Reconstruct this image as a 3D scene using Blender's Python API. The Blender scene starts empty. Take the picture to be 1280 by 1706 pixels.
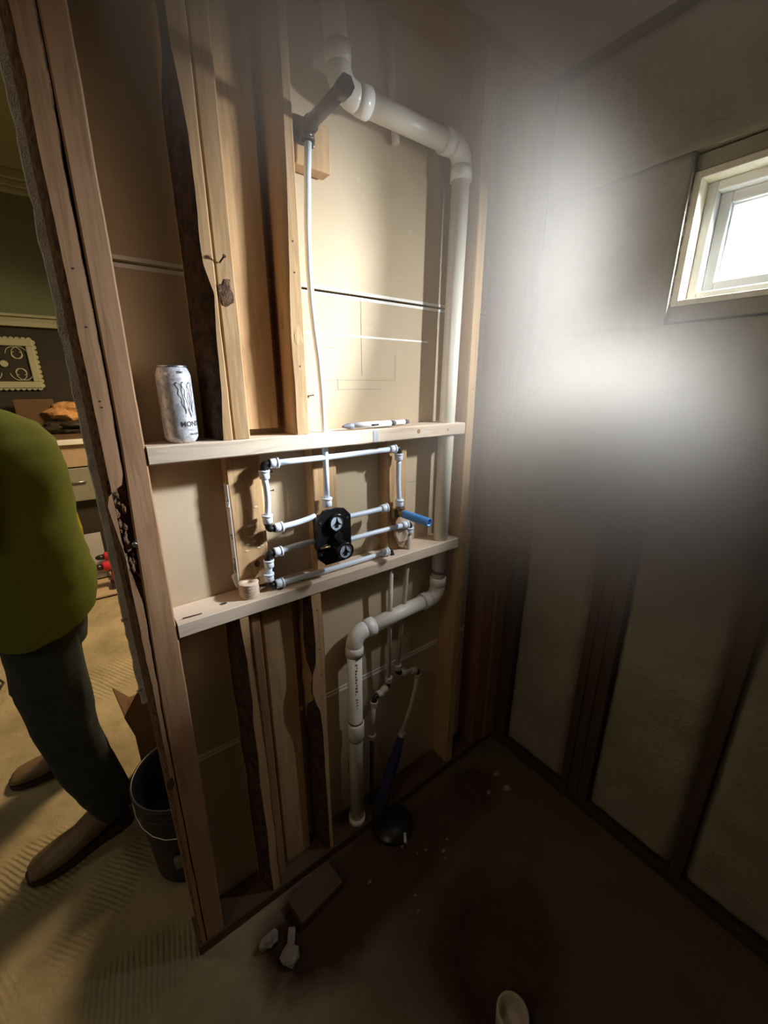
import bpy, bmesh, math, random
from mathutils import Vector, Matrix, noise
R = math.radians
C = bpy.context.scene.collection
sc = bpy.context.scene
random.seed(7)

# ------------------------------------------------------------------ camera
cd = bpy.data.cameras.new('camera'); cam = bpy.data.objects.new('camera', cd); C.objects.link(cam)
cd.sensor_fit = 'HORIZONTAL'; cd.sensor_width = 36; cd.lens = 36 * 676 / 1280
cd.clip_start = .02; cd.clip_end = 60
cam.location = (0, 0, 1.615); cam.rotation_euler = (R(90 - 17.49), 0, R(53.3 - 90))
sc.camera = cam
# ------------------------------------------------------------------ sky and lights
w = bpy.data.worlds.new('sky'); sc.world = w; w.use_nodes = True
w.node_tree.nodes['Background'].inputs[0].default_value = (.90, .96, 1, 1)
w.node_tree.nodes['Background'].inputs[1].default_value = 3.5
def area(name, loc, aim, sx, sy, power, col, spread=180):
    l = bpy.data.lights.new(name, 'AREA'); l.shape = 'RECTANGLE'; l.size = sx; l.size_y = sy
    l.energy = power; l.color = col; l.spread = R(spread)
    o = bpy.data.objects.new(name, l); C.objects.link(o); o.location = loc
    o.rotation_euler = (Vector(aim) - Vector(loc)).to_track_quat('-Z', 'Y').to_euler()
    return o
area('window_daylight', (1.4700, .31, 1.99), (.60, 1.0, 1.36), .13, .10, 28, (.88, .94, 1.0), 92)
area('far_room_lamp', (1.3, 2.7, 2.5), (-.2, 3.1, 0), .5, .5, 46, (1, .72, .40), 130)
area('far_room_soft_light', (-1.6, 3.0, 3.0), (-1.4, 2.9, 0), .6, .6, 7, (1, .86, .60))  # unseen soft area light high in the far room
area('hall_fill_light', (-1.15, .2, 2.40), (-.65, .6, 0), .4, .4, 2.9, (1, .83, .60))  # unseen fill light added for the end studs and near floor
sc.view_settings.view_transform = 'Standard'; sc.view_settings.look = 'None'
sc.view_settings.exposure = 0; sc.view_settings.gamma = 1; sc.view_settings.use_curve_mapping = False
sc.cycles.volume_step_rate = 1.0; sc.cycles.volume_max_steps = 96
sc.cycles.max_bounces = 8; sc.cycles.volume_bounces = 1

# ------------------------------------------------------------------ materials
def new_mat(name):
    m = bpy.data.materials.new(name); m.use_nodes = True
    return m, m.node_tree.nodes, m.node_tree.links, m.node_tree.nodes['Principled BSDF']
def coords(N, L, scale, rnd=True):
    tc = N.new('ShaderNodeTexCoord'); mp = N.new('ShaderNodeMapping'); mp.inputs['Scale'].default_value = scale
    L.new(tc.outputs['Object'], mp.inputs['Vector'])
    if rnd:
        oi = N.new('ShaderNodeObjectInfo'); mu = N.new('ShaderNodeMath'); mu.operation = 'MULTIPLY'; mu.inputs[1].default_value = 37
        L.new(oi.outputs['Random'], mu.inputs[0]); L.new(mu.outputs[0], mp.inputs['Location'])
    return mp.outputs[0]
def nz(N, L, vec, scale, detail=4, rough=.55, dist=0):
    n = N.new('ShaderNodeTexNoise'); n.inputs['Scale'].default_value = scale; n.inputs['Detail'].default_value = detail
    n.inputs['Roughness'].default_value = rough; n.inputs['Distortion'].default_value = dist
    L.new(vec, n.inputs['Vector']); return n.outputs['Fac']
def ramp(N, L, fac, stops):
    r = N.new('ShaderNodeValToRGB'); e = r.color_ramp.elements
    while len(e) < len(stops): e.new(.5)
    for k, (p, c) in enumerate(stops): e[k].position = p; e[k].color = (*c, 1)
    L.new(fac, r.inputs[0]); return r.outputs[0]
def mix(N, L, fac, a, b, mode='MIX'):
    m = N.new('ShaderNodeMix'); m.data_type = 'RGBA'; m.blend_type = mode
    if isinstance(fac, float): m.inputs[0].default_value = fac
    else: L.new(fac, m.inputs[0])
    for s, v in ((6, a), (7, b)):
        if isinstance(v, tuple): m.inputs[s].default_value = (*v, 1)
        else: L.new(v, m.inputs[s])
    return m.outputs[2]
def bump(N, L, B, h, strength, dist):
    b = N.new('ShaderNodeBump'); b.inputs['Strength'].default_value = strength; b.inputs['Distance'].default_value = dist
    L.new(h, b.inputs['Height']); L.new(b.outputs[0], B.inputs['Normal'])
def plain(name, col, rough=.6, metal=0, var=.12, scale=18, bmp=.15, dist=.002, trans=0, sss=0, spec=.5):
    m, N, L, B = new_mat(name)
    v = coords(N, L, (1, 1, 1)); n = nz(N, L, v, scale)
    c0 = tuple(c * (1 - var) for c in col); c1 = tuple(min(1, c * (1 + var)) for c in col)
    L.new(ramp(N, L, n, [(.3, c0), (.7, c1)]), B.inputs['Base Color'])
    B.inputs['Roughness'].default_value = rough; B.inputs['Metallic'].default_value = metal
    B.inputs['Transmission Weight'].default_value = trans
    B.inputs['Specular IOR Level'].default_value = spec
    if sss: B.inputs['Subsurface Weight'].default_value = sss; B.inputs['Subsurface Radius'].default_value = (.01, .01, .01)
    if bmp: bump(N, L, B, nz(N, L, v, scale * 6, 3), bmp, dist)
    return m
def wood(name, a, b, axis='z', rough=.75, dark=.35):
    m, N, L, B = new_mat(name)
    s = {'z': (30, 30, 1.6), 'x': (1.6, 30, 30)}[axis]; s2 = {'z': (9, 9, .8), 'x': (.8, 9, 9)}[axis]; s3 = {'z': (1, 1, .35), 'x': (.35, 1, 1)}[axis]
    g1 = nz(N, L, coords(N, L, s), 1.5, 6, .65, .6); g2 = nz(N, L, coords(N, L, s2), 1.2, 3, .5, 1.8)
    wv = N.new('ShaderNodeTexWave'); wv.inputs['Scale'].default_value = 5; wv.inputs['Distortion'].default_value = 9; wv.inputs['Detail'].default_value = 3
    wv.bands_direction = 'Y' ; L.new(coords(N, L, s2), wv.inputs['Vector'])
    col = mix(N, L, g1, tuple(c * .80 for c in a), b)
    col = mix(N, L, ramp(N, L, g2, [(.42, (0, 0, 0)), (.68, (.55,) * 3)]), col, a)
    col = mix(N, L, ramp(N, L, wv.outputs['Fac'], [(.0, (.35,) * 3), (.3, (0, 0, 0))]), col, tuple(c * .62 for c in a))
    vo = N.new('ShaderNodeTexVoronoi'); vo.inputs['Scale'].default_value = 6.5; L.new(coords(N, L, s3), vo.inputs['Vector'])
    kn = ramp(N, L, vo.outputs['Distance'], [(.05, (dark * 1.6,) * 3), (.10, (0, 0, 0))])
    col = mix(N, L, kn, col, tuple(c * .25 for c in a))
    st = nz(N, L, coords(N, L, (1, 1, 1)), 4.5, 5, .6)
    col = mix(N, L, ramp(N, L, st, [(.52, (0, 0, 0)), (.75, (dark,) * 3)]), col, tuple(c * .35 for c in a))
    L.new(col, B.inputs['Base Color']); B.inputs['Roughness'].default_value = rough
    B.inputs['Specular IOR Level'].default_value = .25
    bump(N, L, B, g1, .35, .0025)
    return m
M = {}
M['wood_new'] = wood('pale_pine', (.74, .55, .40), (.90, .76, .60), 'x', dark=.12)
M['wood_stud'] = wood('golden_pine', (.50, .28, .12), (.74, .50, .28), 'z', dark=.3)
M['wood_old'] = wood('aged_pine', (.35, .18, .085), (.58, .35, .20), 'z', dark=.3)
M['wood_red'] = wood('reddish_old_pine', (.22, .09, .04), (.36, .17, .08), 'z')
M['wood_dark'] = wood('weathered_dark_wood', (.055, .038, .024), (.12, .085, .055), 'z')
M['wood_dark_x'] = wood('weathered_dark_plate', (.04, .028, .018), (.10, .07, .045), 'x')
M['plate'] = wood('old_sill_plate', (.09, .05, .026), (.17, .10, .055), 'x')
M['bark'] = plain('bark', (.085, .045, .022), .95, var=.7, scale=45, bmp=1, dist=.006)
M['rot'] = plain('rotten_wood', (.20, .105, .055), .95, var=.7, scale=60, bmp=1, dist=.006)
M['pvc'] = plain('aged_white_pvc', (.80, .74, .62), .35, var=.06, scale=7, bmp=.03)
M['pvc_fit'] = plain('white_pvc_fitting', (.84, .79, .72), .3, var=.04, scale=9, bmp=.03)
M['primer'] = plain('purple_primer', (.13, .085, .12), .5, var=.3, scale=60, bmp=.1)
M['print'] = plain('orange_pipe_print', (.42, .17, .05), .6, var=.3, scale=80, bmp=0)
M['pex'] = plain('translucent_white_pex', (.74, .82, .93), .3, var=.04, scale=10, bmp=0, sss=.35)
M['pex_tan'] = plain('tan_pex', (.60, .52, .42), .5, var=.2, scale=20, bmp=.05)  # duller tan version of the pex colour
M['ring'] = plain('white_plastic_sleeve', (.80, .86, .95), .28, var=.03, scale=10, bmp=0)
M['black'] = plain('black_plastic', (.018, .016, .015), .32, var=.3, scale=30, bmp=.05)
M['blackm'] = plain('black_enamelled_plate', (.012, .012, .013), .22, var=.3, scale=30, bmp=.03)
M['brass'] = plain('weathered_brass', (.42, .30, .14), .4, 1, var=.3, scale=60, bmp=.1)
M['chrome'] = plain('painted_reflection_chrome', (.66, .76, .90), .3, .15, var=.05, scale=10, bmp=0)  # blue-white reflection put into the base colour
M['steel'] = plain('galvanised_steel', (.5, .5, .52), .35, 1, var=.2, scale=60, bmp=.05)
M['rust'] = plain('rusty_nail', (.07, .04, .025), .7, .5, var=.4, scale=80, bmp=.1)
M['blue'] = plain('blue_plastic_pipe', (.06, .30, .78), .3, var=.06, scale=20, bmp=.02)
M['bluedark'] = plain('dark_blue_foam_sleeve', (.028, .026, .09), .8, var=.3, scale=25, bmp=.3)
M['gypsum'] = plain('ragged_white_gypsum', (.78, .76, .72), .9, var=.12, scale=70, bmp=1, dist=.006)
M['paperedge'] = plain('white_paper_tape_edge', (.86, .82, .74), .8, var=.06, scale=40, bmp=.1)
M['sleeve_paper'] = plain('white_printed_paper', (.78, .77, .80), .8, var=.08, scale=40, bmp=.2)
M['ink'] = plain('black_ink', (.03, .03, .035), .7, var=.2, scale=50, bmp=0)
M['inkgrey'] = plain('grey_ink', (.33, .33, .36), .6, var=.1, scale=50, bmp=0)
M['pencil'] = plain('pencil_line', (.30, .25, .20), .8, var=.2, scale=50, bmp=0)
M['sage'] = plain('sage_green_paint', (.20, .23, .13), .6, var=.05, scale=3, bmp=.05)
M['ceil'] = plain('ceiling_paint', (.50, .48, .42), .9, var=.06, scale=5, bmp=.2)
M['olive_ceiling'] = plain('olive_ceiling_paint', (.34, .34, .20), .9, var=.05, scale=3, bmp=.1)
M['trimp'] = plain('cream_trim_paint', (.50, .50, .34), .4, var=.05, scale=8, bmp=.02)
M['darkwall'] = plain('dark_umber_paint', (.035, .028, .018), .7, var=.1, scale=4, bmp=.1)
M['wallpaint'] = plain('beige_wall_paint', (.30, .25, .19), .8, var=.05, scale=4, bmp=.1)
M['vinyl'] = plain('white_vinyl', (.86, .85, .80), .35, var=.03, scale=12, bmp=.02)
M['liner'] = plain('cream_painted_jamb', (.84, .76, .58), .6, var=.10, scale=30, bmp=.3)
M['shirt'] = plain('lime_green_jersey', (.115, .155, .012), .9, var=.06, scale=9, bmp=.2, dist=.003)
M['jeans'] = plain('dark_denim', (.025, .038, .042), .9, var=.25, scale=30, bmp=.3)
M['boot'] = plain('brown_leather', (.16, .105, .055), .5, var=.2, scale=25, bmp=.15)
M['sole'] = plain('dark_rubber_sole', (.035, .025, .018), .7, var=.2, scale=25, bmp=.1)
M['skin'] = plain('skin', (.48, .28, .19), .55, var=.06, scale=20, bmp=.1, sss=.1)
M['hair'] = plain('dark_brown_hair', (.03, .02, .013), .6, var=.3, scale=90, bmp=.6)
M['navy'] = plain('navy_plastic', (.008, .010, .020), .35, var=.2, scale=12, bmp=.1)
M['dust'] = plain('dried_grout', (.16, .15, .14), .9, var=.3, scale=40, bmp=.4)
M['card'] = plain('brown_cardboard', (.13, .075, .035), .85, var=.1, scale=20, bmp=.1)
M['yellow'] = plain('lit_rim_yellow', (.62, .50, .05), .8, var=.1, scale=20, bmp=.2)
M['red'] = plain('red_plastic', (.62, .03, .04), .35, var=.1, scale=20, bmp=.05)
M['grey'] = plain('grey_laminate', (.26, .26, .20), .5, var=.08, scale=10, bmp=.05)
M['greyl'] = plain('pale_grey_sheet', (.45, .45, .46), .7, var=.08, scale=12, bmp=.1)
M['white'] = plain('white_enamel', (.85, .84, .80), .25, var=.03, scale=10, bmp=0)
M['tan'] = plain('tan_panel', (.46, .34, .22), .7, var=.08, scale=10, bmp=.1)
M['orange'] = plain('orange_brown_kraft', (.62, .32, .12), .8, var=.15, scale=25, bmp=.3)
M['stone'] = plain('pale_plaster_crumb', (.30, .25, .19), .9, var=.2, scale=60, bmp=.5)
M['grip'] = plain('grey_rubber_grip', (.14, .14, .15), .6, var=.1, scale=30, bmp=.1)
M['penw'] = plain('white_pen_barrel', (.80, .83, .84), .3, var=.03, scale=30, bmp=0)
M['plug'] = wood('fresh_pine_plug', (.66, .47, .34), (.84, .66, .50), 'x', dark=.05)

def drywall_mat():
    m, N, L, B = new_mat('brown_drywall_backing_paper')
    v = coords(N, L, (1, 1, 1), False); n = nz(N, L, v, 2.5, 4)
    col = ramp(N, L, n, [(.3, (.50, .385, .25)), (.7, (.60, .475, .32))])
    sm = nz(N, L, v, 14, 6, .7, .4)
    col = mix(N, L, ramp(N, L, sm, [(.62, (0, 0, 0)), (.78, (.55,) * 3)]), col, (.74, .66, .55))
    L.new(col, B.inputs['Base Color']); B.inputs['Roughness'].default_value = .85; B.inputs['Specular IOR Level'].default_value = .2
    bump(N, L, B, nz(N, L, v, 60, 3), .2, .001); return m
M['dry'] = drywall_mat()
def foam_mat():
    m, N, L, B = new_mat('sprayed_cream_foam')
    v = coords(N, L, (1, 1, 1)); n = nz(N, L, v, 5, 5)
    L.new(ramp(N, L, n, [(.3, (.26, .23, .155)), (.7, (.36, .32, .23))]), B.inputs['Base Color'])
    B.inputs['Roughness'].default_value = .8
    bump(N, L, B, nz(N, L, v, 32, 4, .6, .8), .55, .008); return m
M['foam'] = foam_mat()
def floor_mat():
    m, N, L, B = new_mat('dusty_concrete_with_trowelled_mortar')
    tc = N.new('ShaderNodeTexCoord'); v = tc.outputs['Object']
    n = nz(N, L, v, 3, 6, .6); n2 = nz(N, L, v, 13, 6, .65)
    col = ramp(N, L, n, [(.30, (.24, .195, .115)), (.55, (.36, .30, .19)), (.8, (.44, .37, .24))])
    col = mix(N, L, ramp(N, L, n2, [(.5, (0, 0, 0)), (.8, (.5,) * 3)]), col, (.22, .16, .09))
    sep = N.new('ShaderNodeSeparateXYZ'); L.new(v, sep.inputs[0])
    def blob(cx, cy, rx, ry, soft=.45, rot=0, dist=.35):          # 1 inside an irregular damp patch
        mp = N.new('ShaderNodeMapping'); mp.vector_type = 'TEXTURE'; mp.inputs['Location'].default_value = (cx, cy, 0); mp.inputs['Rotation'].default_value = (0, 0, rot)
        mp.inputs['Scale'].default_value = (rx, ry, 1); L.new(v, mp.inputs['Vector'])
        vl = N.new('ShaderNodeVectorMath'); vl.operation = 'LENGTH'; L.new(mp.outputs[0], vl.inputs[0])
        a = N.new('ShaderNodeMath'); a.operation = 'MULTIPLY_ADD'; L.new(nz(N, L, v, 9, 4), a.inputs[0]); a.inputs[1].default_value = dist * 2; L.new(vl.outputs['Value'], a.inputs[2])
        r = N.new('ShaderNodeMapRange'); L.new(a.outputs[0], r.inputs[0])
        r.inputs[1].default_value = 1 + dist - soft / 2; r.inputs[2].default_value = 1 + dist + soft / 2; r.inputs[3].default_value = 1; r.inputs[4].default_value = 0
        return r.outputs[0]
    wet = (.030, .015, .006)
    for b in ((.76, .42, .20, .17), (.62, .80, .36, .13), (1.05, .80, .12, .09), (.36, .78, .2, .14)):
        col = mix(N, L, blob(*b), col, wet)
    # slab turns darker brown further inside the shower stall
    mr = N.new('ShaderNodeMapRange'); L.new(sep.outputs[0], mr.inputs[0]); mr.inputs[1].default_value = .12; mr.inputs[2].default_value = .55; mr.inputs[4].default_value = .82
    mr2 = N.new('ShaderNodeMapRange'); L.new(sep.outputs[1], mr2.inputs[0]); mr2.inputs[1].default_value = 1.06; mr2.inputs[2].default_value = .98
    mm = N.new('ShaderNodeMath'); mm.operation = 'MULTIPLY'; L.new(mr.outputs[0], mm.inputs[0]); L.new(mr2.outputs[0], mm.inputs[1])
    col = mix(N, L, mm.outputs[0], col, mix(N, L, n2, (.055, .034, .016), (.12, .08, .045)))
    L.new(col, B.inputs['Base Color']); B.inputs['Roughness'].default_value = .85; B.inputs['Specular IOR Level'].default_value = .2
    # trowel ridges
    def ridges(cx, cy, rx, ry, rot, sc_):
        mk = blob(cx, cy, rx, ry, .5, rot, .25)
        mp = N.new('ShaderNodeMapping'); mp.inputs['Rotation'].default_value = (0, 0, -rot); L.new(v, mp.inputs['Vector'])
        wv = N.new('ShaderNodeTexWave'); wv.inputs['Scale'].default_value = sc_; wv.inputs['Distortion'].default_value = 2.2; wv.inputs['Detail'].default_value = 2; wv.inputs['Detail Scale'].default_value = .6; L.new(mp.outputs[0], wv.inputs['Vector'])
        q = N.new('ShaderNodeMath'); q.operation = 'MULTIPLY'; L.new(mk, q.inputs[0]); L.new(wv.outputs['Fac'], q.inputs[1]); return q.outputs[0]
    h = n2
    for a in ((-.13, .98, .17, .09, R(-8), 21), (-.38, 1.50, .12, .13, R(35), 21), (-.2, 1.28, .16, .08, R(40), 22), (-.05, 1.62, .1, .1, R(-20), 21), (-.12, 2.5, .2, .15, R(30), 15), (-.3, .75, .2, .12, R(-25), 20), (-.7, 1.1, .25, .15, R(20), 20)):
        ad = N.new('ShaderNodeMath'); ad.operation = 'MULTIPLY_ADD'; L.new(ridges(*a), ad.inputs[0]); ad.inputs[1].default_value = .42; L.new(h, ad.inputs[2]); h = ad.outputs[0]
    ad = N.new('ShaderNodeMath'); ad.operation = 'MULTIPLY_ADD'; L.new(nz(N, L, v, 4, 7, .62, .9), ad.inputs[0]); ad.inputs[1].default_value = 1.6; L.new(h, ad.inputs[2])
    bump(N, L, B, ad.outputs[0], .9, .008)
    return m
M['floor'] = floor_mat()
def can_mat():
    m, N, L, B = new_mat('frosted_white_can_print')
    v = coords(N, L, (1, 1, .6), False); n = nz(N, L, v, 70, 5, .7, 1.5)
    L.new(ramp(N, L, n, [(.38, (.46, .42, .46)), (.56, (.80, .79, .82))]), B.inputs['Base Color'])
    B.inputs['Metallic'].default_value = .25; B.inputs['Roughness'].default_value = .34; return m
M['can'] = can_mat()
def glass_mat():
    m, N, L, B = new_mat('clear_window_glass'); out = N['Material Output']; N.remove(B)
    tr = N.new('ShaderNodeBsdfTransparent'); gl = N.new('ShaderNodeBsdfGlossy'); gl.inputs['Roughness'].default_value = .02
    fr = N.new('ShaderNodeFresnel'); fr.inputs['IOR'].default_value = 1.45
    gl.inputs['Color'].default_value = (.9, .93, .95, 1); tr.inputs['Color'].default_value = (.95, .97, .98, 1)
    mx = N.new('ShaderNodeMixShader'); L.new(fr.outputs[0], mx.inputs[0]); L.new(tr.outputs[0], mx.inputs[1]); L.new(gl.outputs[0], mx.inputs[2]); L.new(mx.outputs[0], out.inputs['Surface'])
    return m
M['glass'] = glass_mat()

# ------------------------------------------------------------------ builders
class MB:
    def __init__(s): s.v = []; s.f = []; s.m = []; s.sm = []
    def add(s, vs, fs, mi=0, smooth=False):
        o = len(s.v); s.v += [tuple(x) for x in vs]
        for f in fs: s.f.append(tuple(i + o for i in f)); s.m.append(mi); s.sm.append(smooth)
        return s
    def box(s, x0, y0, z0, x1, y1, z1, mi=0, e=0.0):
        if e <= 0:
            return s.add([(x0,y0,z0),(x1,y0,z0),(x1,y1,z0),(x0,y1,z0),(x0,y0,z1),(x1,y0,z1),(x1,y1,z1),(x0,y1,z1)],
                  [(0,3,2,1),(4,5,6,7),(0,1,5,4),(1,2,6,5),(2,3,7,6),(3,0,4,7)], mi)
        bm = bmesh.new(); bmesh.ops.create_cube(bm, size=1)
        bmesh.ops.scale(bm, vec=(x1-x0, y1-y0, z1-z0), verts=bm.verts); bmesh.ops.translate(bm, vec=((x0+x1)/2, (y0+y1)/2, (z0+z1)/2), verts=bm.verts)
        bmesh.ops.bevel(bm, geom=bm.edges[:], offset=e, segments=2, affect='EDGES', profile=.5)
        bm.verts.index_update(); s.add([v.co[:] for v in bm.verts], [[v.index for v in f.verts] for f in bm.faces], mi); bm.free(); return s
    def tube(s, pts, r, n=16, mi=0, cap=True, r2=None):
        """swept tube; r a number or one per point; r2 = inner radius makes the far end hollow"""
        P = [Vector(p) for p in pts]; K = len(P); rr = r if isinstance(r, (list, tuple)) else [r] * K
        t0 = (P[1] - P[0]).normalized(); up = Vector((0, 0, 1)) if abs(t0.z) < .9 else Vector((1, 0, 0))
        a = t0.cross(up).normalized(); vs = []
        for k in range(K):
            t = (P[min(k+1, K-1)] - P[max(k-1, 0)]).normalized()
            a = (a - t * a.dot(t)).normalized(); b = t.cross(a)
            for j in range(n):
                q = 2 * math.pi * j / n; vs.append(P[k] + (a * math.cos(q) + b * math.sin(q)) * rr[k])
        fs = [(k*n+j, k*n+(j+1)%n, (k+1)*n+(j+1)%n, (k+1)*n+j) for k in range(K-1) for j in range(n)]
        s.add(vs, fs, mi, True)
        if cap:
            base = len(s.v) - len(vs)
            s.f.append(tuple(base + j for j in reversed(range(n)))); s.m.append(mi); s.sm.append(False)
            s.f.append(tuple(base + (K-1)*n + j for j in range(n))); s.m.append(mi); s.sm.append(False)
        return s
    def hollow(s, p0, p1, ro, ri, n=24, mi=0, depth=None):
        """pipe stub open at p1"""
        d = (Vector(p1) - Vector(p0)); L = d.length; d.normalize(); dd = depth or L * .9
        p1 = Vector(p1)
        pts = [p0, Vector(p0) + d * .001, p1 - d * .001, p1, p1, p1 - d * dd, p1 - d * dd]; rs = [ro * .98, ro, ro, ro * .98, ri, ri, .0001]
        return s.tube_dir(pts, rs, d, n, mi)
    def tube_dir(s, pts, rs, d, n=24, mi=0):
        d = Vector(d).normalized(); up = Vector((0, 0, 1)) if abs(d.z) < .9 else Vector((1, 0, 0))
        a = d.cross(up).normalized(); b = d.cross(a); K = len(pts)
        vs = [Vector(p) + (a * math.cos(2*math.pi*j/n) + b * math.sin(2*math.pi*j/n)) * r for p, r in zip(pts, rs) for j in range(n)]
        return s.add(vs, [(k*n+j, k*n+(j+1)%n, (k+1)*n+(j+1)%n, (k+1)*n+j) for k in range(K-1) for j in range(n)], mi, True)
    def lathe(s, c, prof, n=32, mi=0):
        c = Vector(c); return s.tube_dir([c + Vector((0, 0, z)) for r, z in prof], [r for r, z in prof], (0, 0, 1), n, mi)
    def build(s, name, mats, parent=None, origin=None):
        if not isinstance(mats, (list, tuple)): mats = [mats]
        if parent is not None: o0 = Vector(parent['w'])
        elif origin is not None: o0 = Vector(origin)
        else:
            xs = [v[0] for v in s.v]; ys = [v[1] for v in s.v]; zs = [v[2] for v in s.v]
            o0 = Vector(((min(xs)+max(xs))/2, (min(ys)+max(ys))/2, min(zs)))
        me = bpy.data.meshes.new(name); me.from_pydata([tuple(Vector(v) - o0) for v in s.v], [], s.f)
        for m in mats: me.materials.append(M[m] if isinstance(m, str) else m)
        me.polygons.foreach_set('material_index', s.m); me.polygons.foreach_set('use_smooth', s.sm)
        bm = bmesh.new(); bm.from_mesh(me); bmesh.ops.recalc_face_normals(bm, faces=bm.faces); bm.to_mesh(me); bm.free()
        o = bpy.data.objects.new(name, me); C.objects.link(o)
        if parent is not None: o.parent = parent
        else: o.location = o0
        o['w'] = tuple(o0)
        return o
def thing(name, loc, label=None, cat=None, group=None, kind=None):
    o = bpy.data.objects.new(name, None); C.objects.link(o); o.location = loc; o['w'] = tuple(loc); o.empty_display_size = .05
    return tag(o, label, cat, group, kind)
def tag(o, label=None, cat=None, group=None, kind=None):
    if label: o['label'] = label
    if cat: o['category'] = cat
    if group: o['group'] = group
    if kind: o['kind'] = kind
    return o
def lab(o, s): o['label'] = s; return o
def lerp(tab, z):
    tab = sorted(tab)
    if z <= tab[0][0]: return tab[0][1]
    for (a, p), (b, q) in zip(tab, tab[1:]):
        if z <= b: return p + (q - p) * (z - a) / (b - a)
    return tab[-1][1]
def jit(z, seed, amp): return amp * (noise.noise(Vector((z * 9, seed, 0))) + .5 * noise.noise(Vector((z * 31, seed, 5))))
def stud(x0, x1, y0, y1, z0, z1, L=None, Rr=None, seed=0, rows=None, e=.003, amp=.0008, wane=.9):
    """upright lumber; L / Rr: tables z -> front-left / front-right x where the edge is waney (bark material there)"""
    m = MB(); rows = rows or max(2, int((z1 - z0) / .02)); vs = []; K = 8
    for k in range(rows + 1):
        z = z0 + (z1 - z0) * k / rows; j = jit(z, seed, amp)
        xl = lerp(L, z) + jit(z, seed + 3, .0016) if L else x0 + e; xr = lerp(Rr, z) + jit(z, seed + 7, .0016) if Rr else x1 - e
        xl0 = min(x0, xl - e) if not L else x0; dl = min(.082, e + max(0, xl - x0 - e) * wane * 2); dr = min(.082, e + max(0, x1 - xr - e) * wane * 2)
        if L and xl < x0: xl0 = xl - e
        x1r = max(x1, xr + e)
        jw = jit(z, seed + 11, .005) if L else 0
        vs += [(xl0 + j, y1, z), (xl0 + j, y0 + dl + max(0, jw), z), ((xl0 + xl) / 2 - (.0015 if L else 0) + j, y0 + dl * .42 + jw * .4, z), (xl + j, y0, z), (xr + j, y0, z), ((x1r + xr) / 2 + j, y0 + dr * .42, z), (x1r + j, y0 + dr, z), (x1r + j, y1, z)]
    for k in range(rows):
        for i in range(K):
            a = k * K + i; b = k * K + (i + 1) % K
            mi = 1 if (L and i in (1, 2)) or (Rr and i in (4, 5)) else 0
            m.f.append((a, b, b + K, a + K)); m.m.append(mi); m.sm.append(mi == 1)
    m.v = vs
    for base, rev in ((0, True), (rows * K, False)):
        idx = [base + i for i in range(K)]; m.f.append(tuple(reversed(idx) if rev else idx)); m.m.append(0); m.sm.append(False)
    return m
def beam_x(x0, x1, y0, y1, z0, z1, seed=0, e=.003, amp=.0012):
    m = MB(); rows = int((x1 - x0) / .03); K = 8; vs = []
    for k in range(rows + 1):
        x = x0 + (x1 - x0) * k / rows; j = jit(x, seed, amp)
        vs += [(x, y0 + e, z0 + j), (x, y0, z0 + e + j), (x, y0, z1 - e + j), (x, y0 + e, z1 + j), (x, y1 - e, z1 + j), (x, y1, z1 - e + j), (x, y1, z0 + e + j), (x, y1 - e, z0 + j)]
    m.v = vs
    for k in range(rows):
        for i in range(K): a = k*K+i; b = k*K+(i+1)%K; m.f.append((a, b, b+K, a+K)); m.m.append(0); m.sm.append(False)
    m.f.append(tuple(range(K))); m.f.append(tuple(rows*K+i for i in range(K))); m.m += [0, 0]; m.sm += [False] * 2
    return m
def nail_at(parent, p, d, L=.022, r=.0013, mat='rust'):
    p = Vector(p); d = Vector(d).normalized(); m = MB(); m.tube([p, p + d * L], r, 8); m.tube([p + d * L, p + d * (L + .0015)], r * 2.3, 10)
    return m.build('nail', mat, parent)

# ------------------------------------------------------------------ room shell
Y = .93; D = 1.019
def grid_floor(x0, x1, y0, y1, step):
    m = MB(); nx = int((x1-x0)/step); ny = int((y1-y0)/step)
    for j in range(ny + 1):
        for i in range(nx + 1):
            x = x0 + (x1-x0)*i/nx; y = y0 + (y1-y0)*j/ny
            z = .004 * noise.noise(Vector((x*3, y*3, 0))) + .002 * noise.noise(Vector((x*11, y*11, 3))) - .003
            d = math.hypot((x-.76)/.20, (y-.42)/.17) + .25 * noise.noise(Vector((x*8, y*8, 9)))
            if d < 1.25: t = max(0, min(1, (1.25-d)/.6)); z -= .07 * t*t*(3-2*t)
            m.v.append((x, y, z))
    W = nx + 1
    for j in range(ny):
        for i in range(nx): a = j*W+i; m.f.append((a, a+1, a+W+1, a+W)); m.m.append(0); m.sm.append(True)
    return m
tag(grid_floor(-3, 3, -2.2, 4.6, .03).build('floor', 'floor', origin=(0, 0, 0)), 'dusty tan concrete floor with trowel ridges and damp dark patches in the stall', kind='structure')
st = lambda n, m, mat, lb=None, p=None: tag(m.build(n, mat, p), lb, kind='structure')
st('ceiling', MB().box(-1.7, -2.2, 2.49, 1.5, 1.032, 2.55), 'ceil', 'grey ceiling over the stall')
st('ceiling_far', MB().box(-3, 1.032, 3.1, 3, 4.6, 3.16), 'olive_ceiling', 'olive ceiling of the room beyond')
st('wall_header', MB().box(-3, .96, 2.55, 3, 1.032, 3.1), 'wallpaint')
st('wall_left', MB().box(-1.78, -2.2, 0, -1.7, .96, 2.55), 'wallpaint')
st('wall_rear', MB().box(-1.78, -2.28, 0, 1.5, -2.2, 2.55), 'wallpaint')
st('wall_beside_opening', MB().box(-3, .96, 0, -1.7, 1.032, 2.55), 'wallpaint')
st('wall_far_left', MB().box(-3.08, 1.032, 0, -3, 4.6, 3.16), 'sage')
st('wall_far_right', MB().box(3, .96, 0, 3.08, 4.6, 3.16), 'sage')
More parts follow.
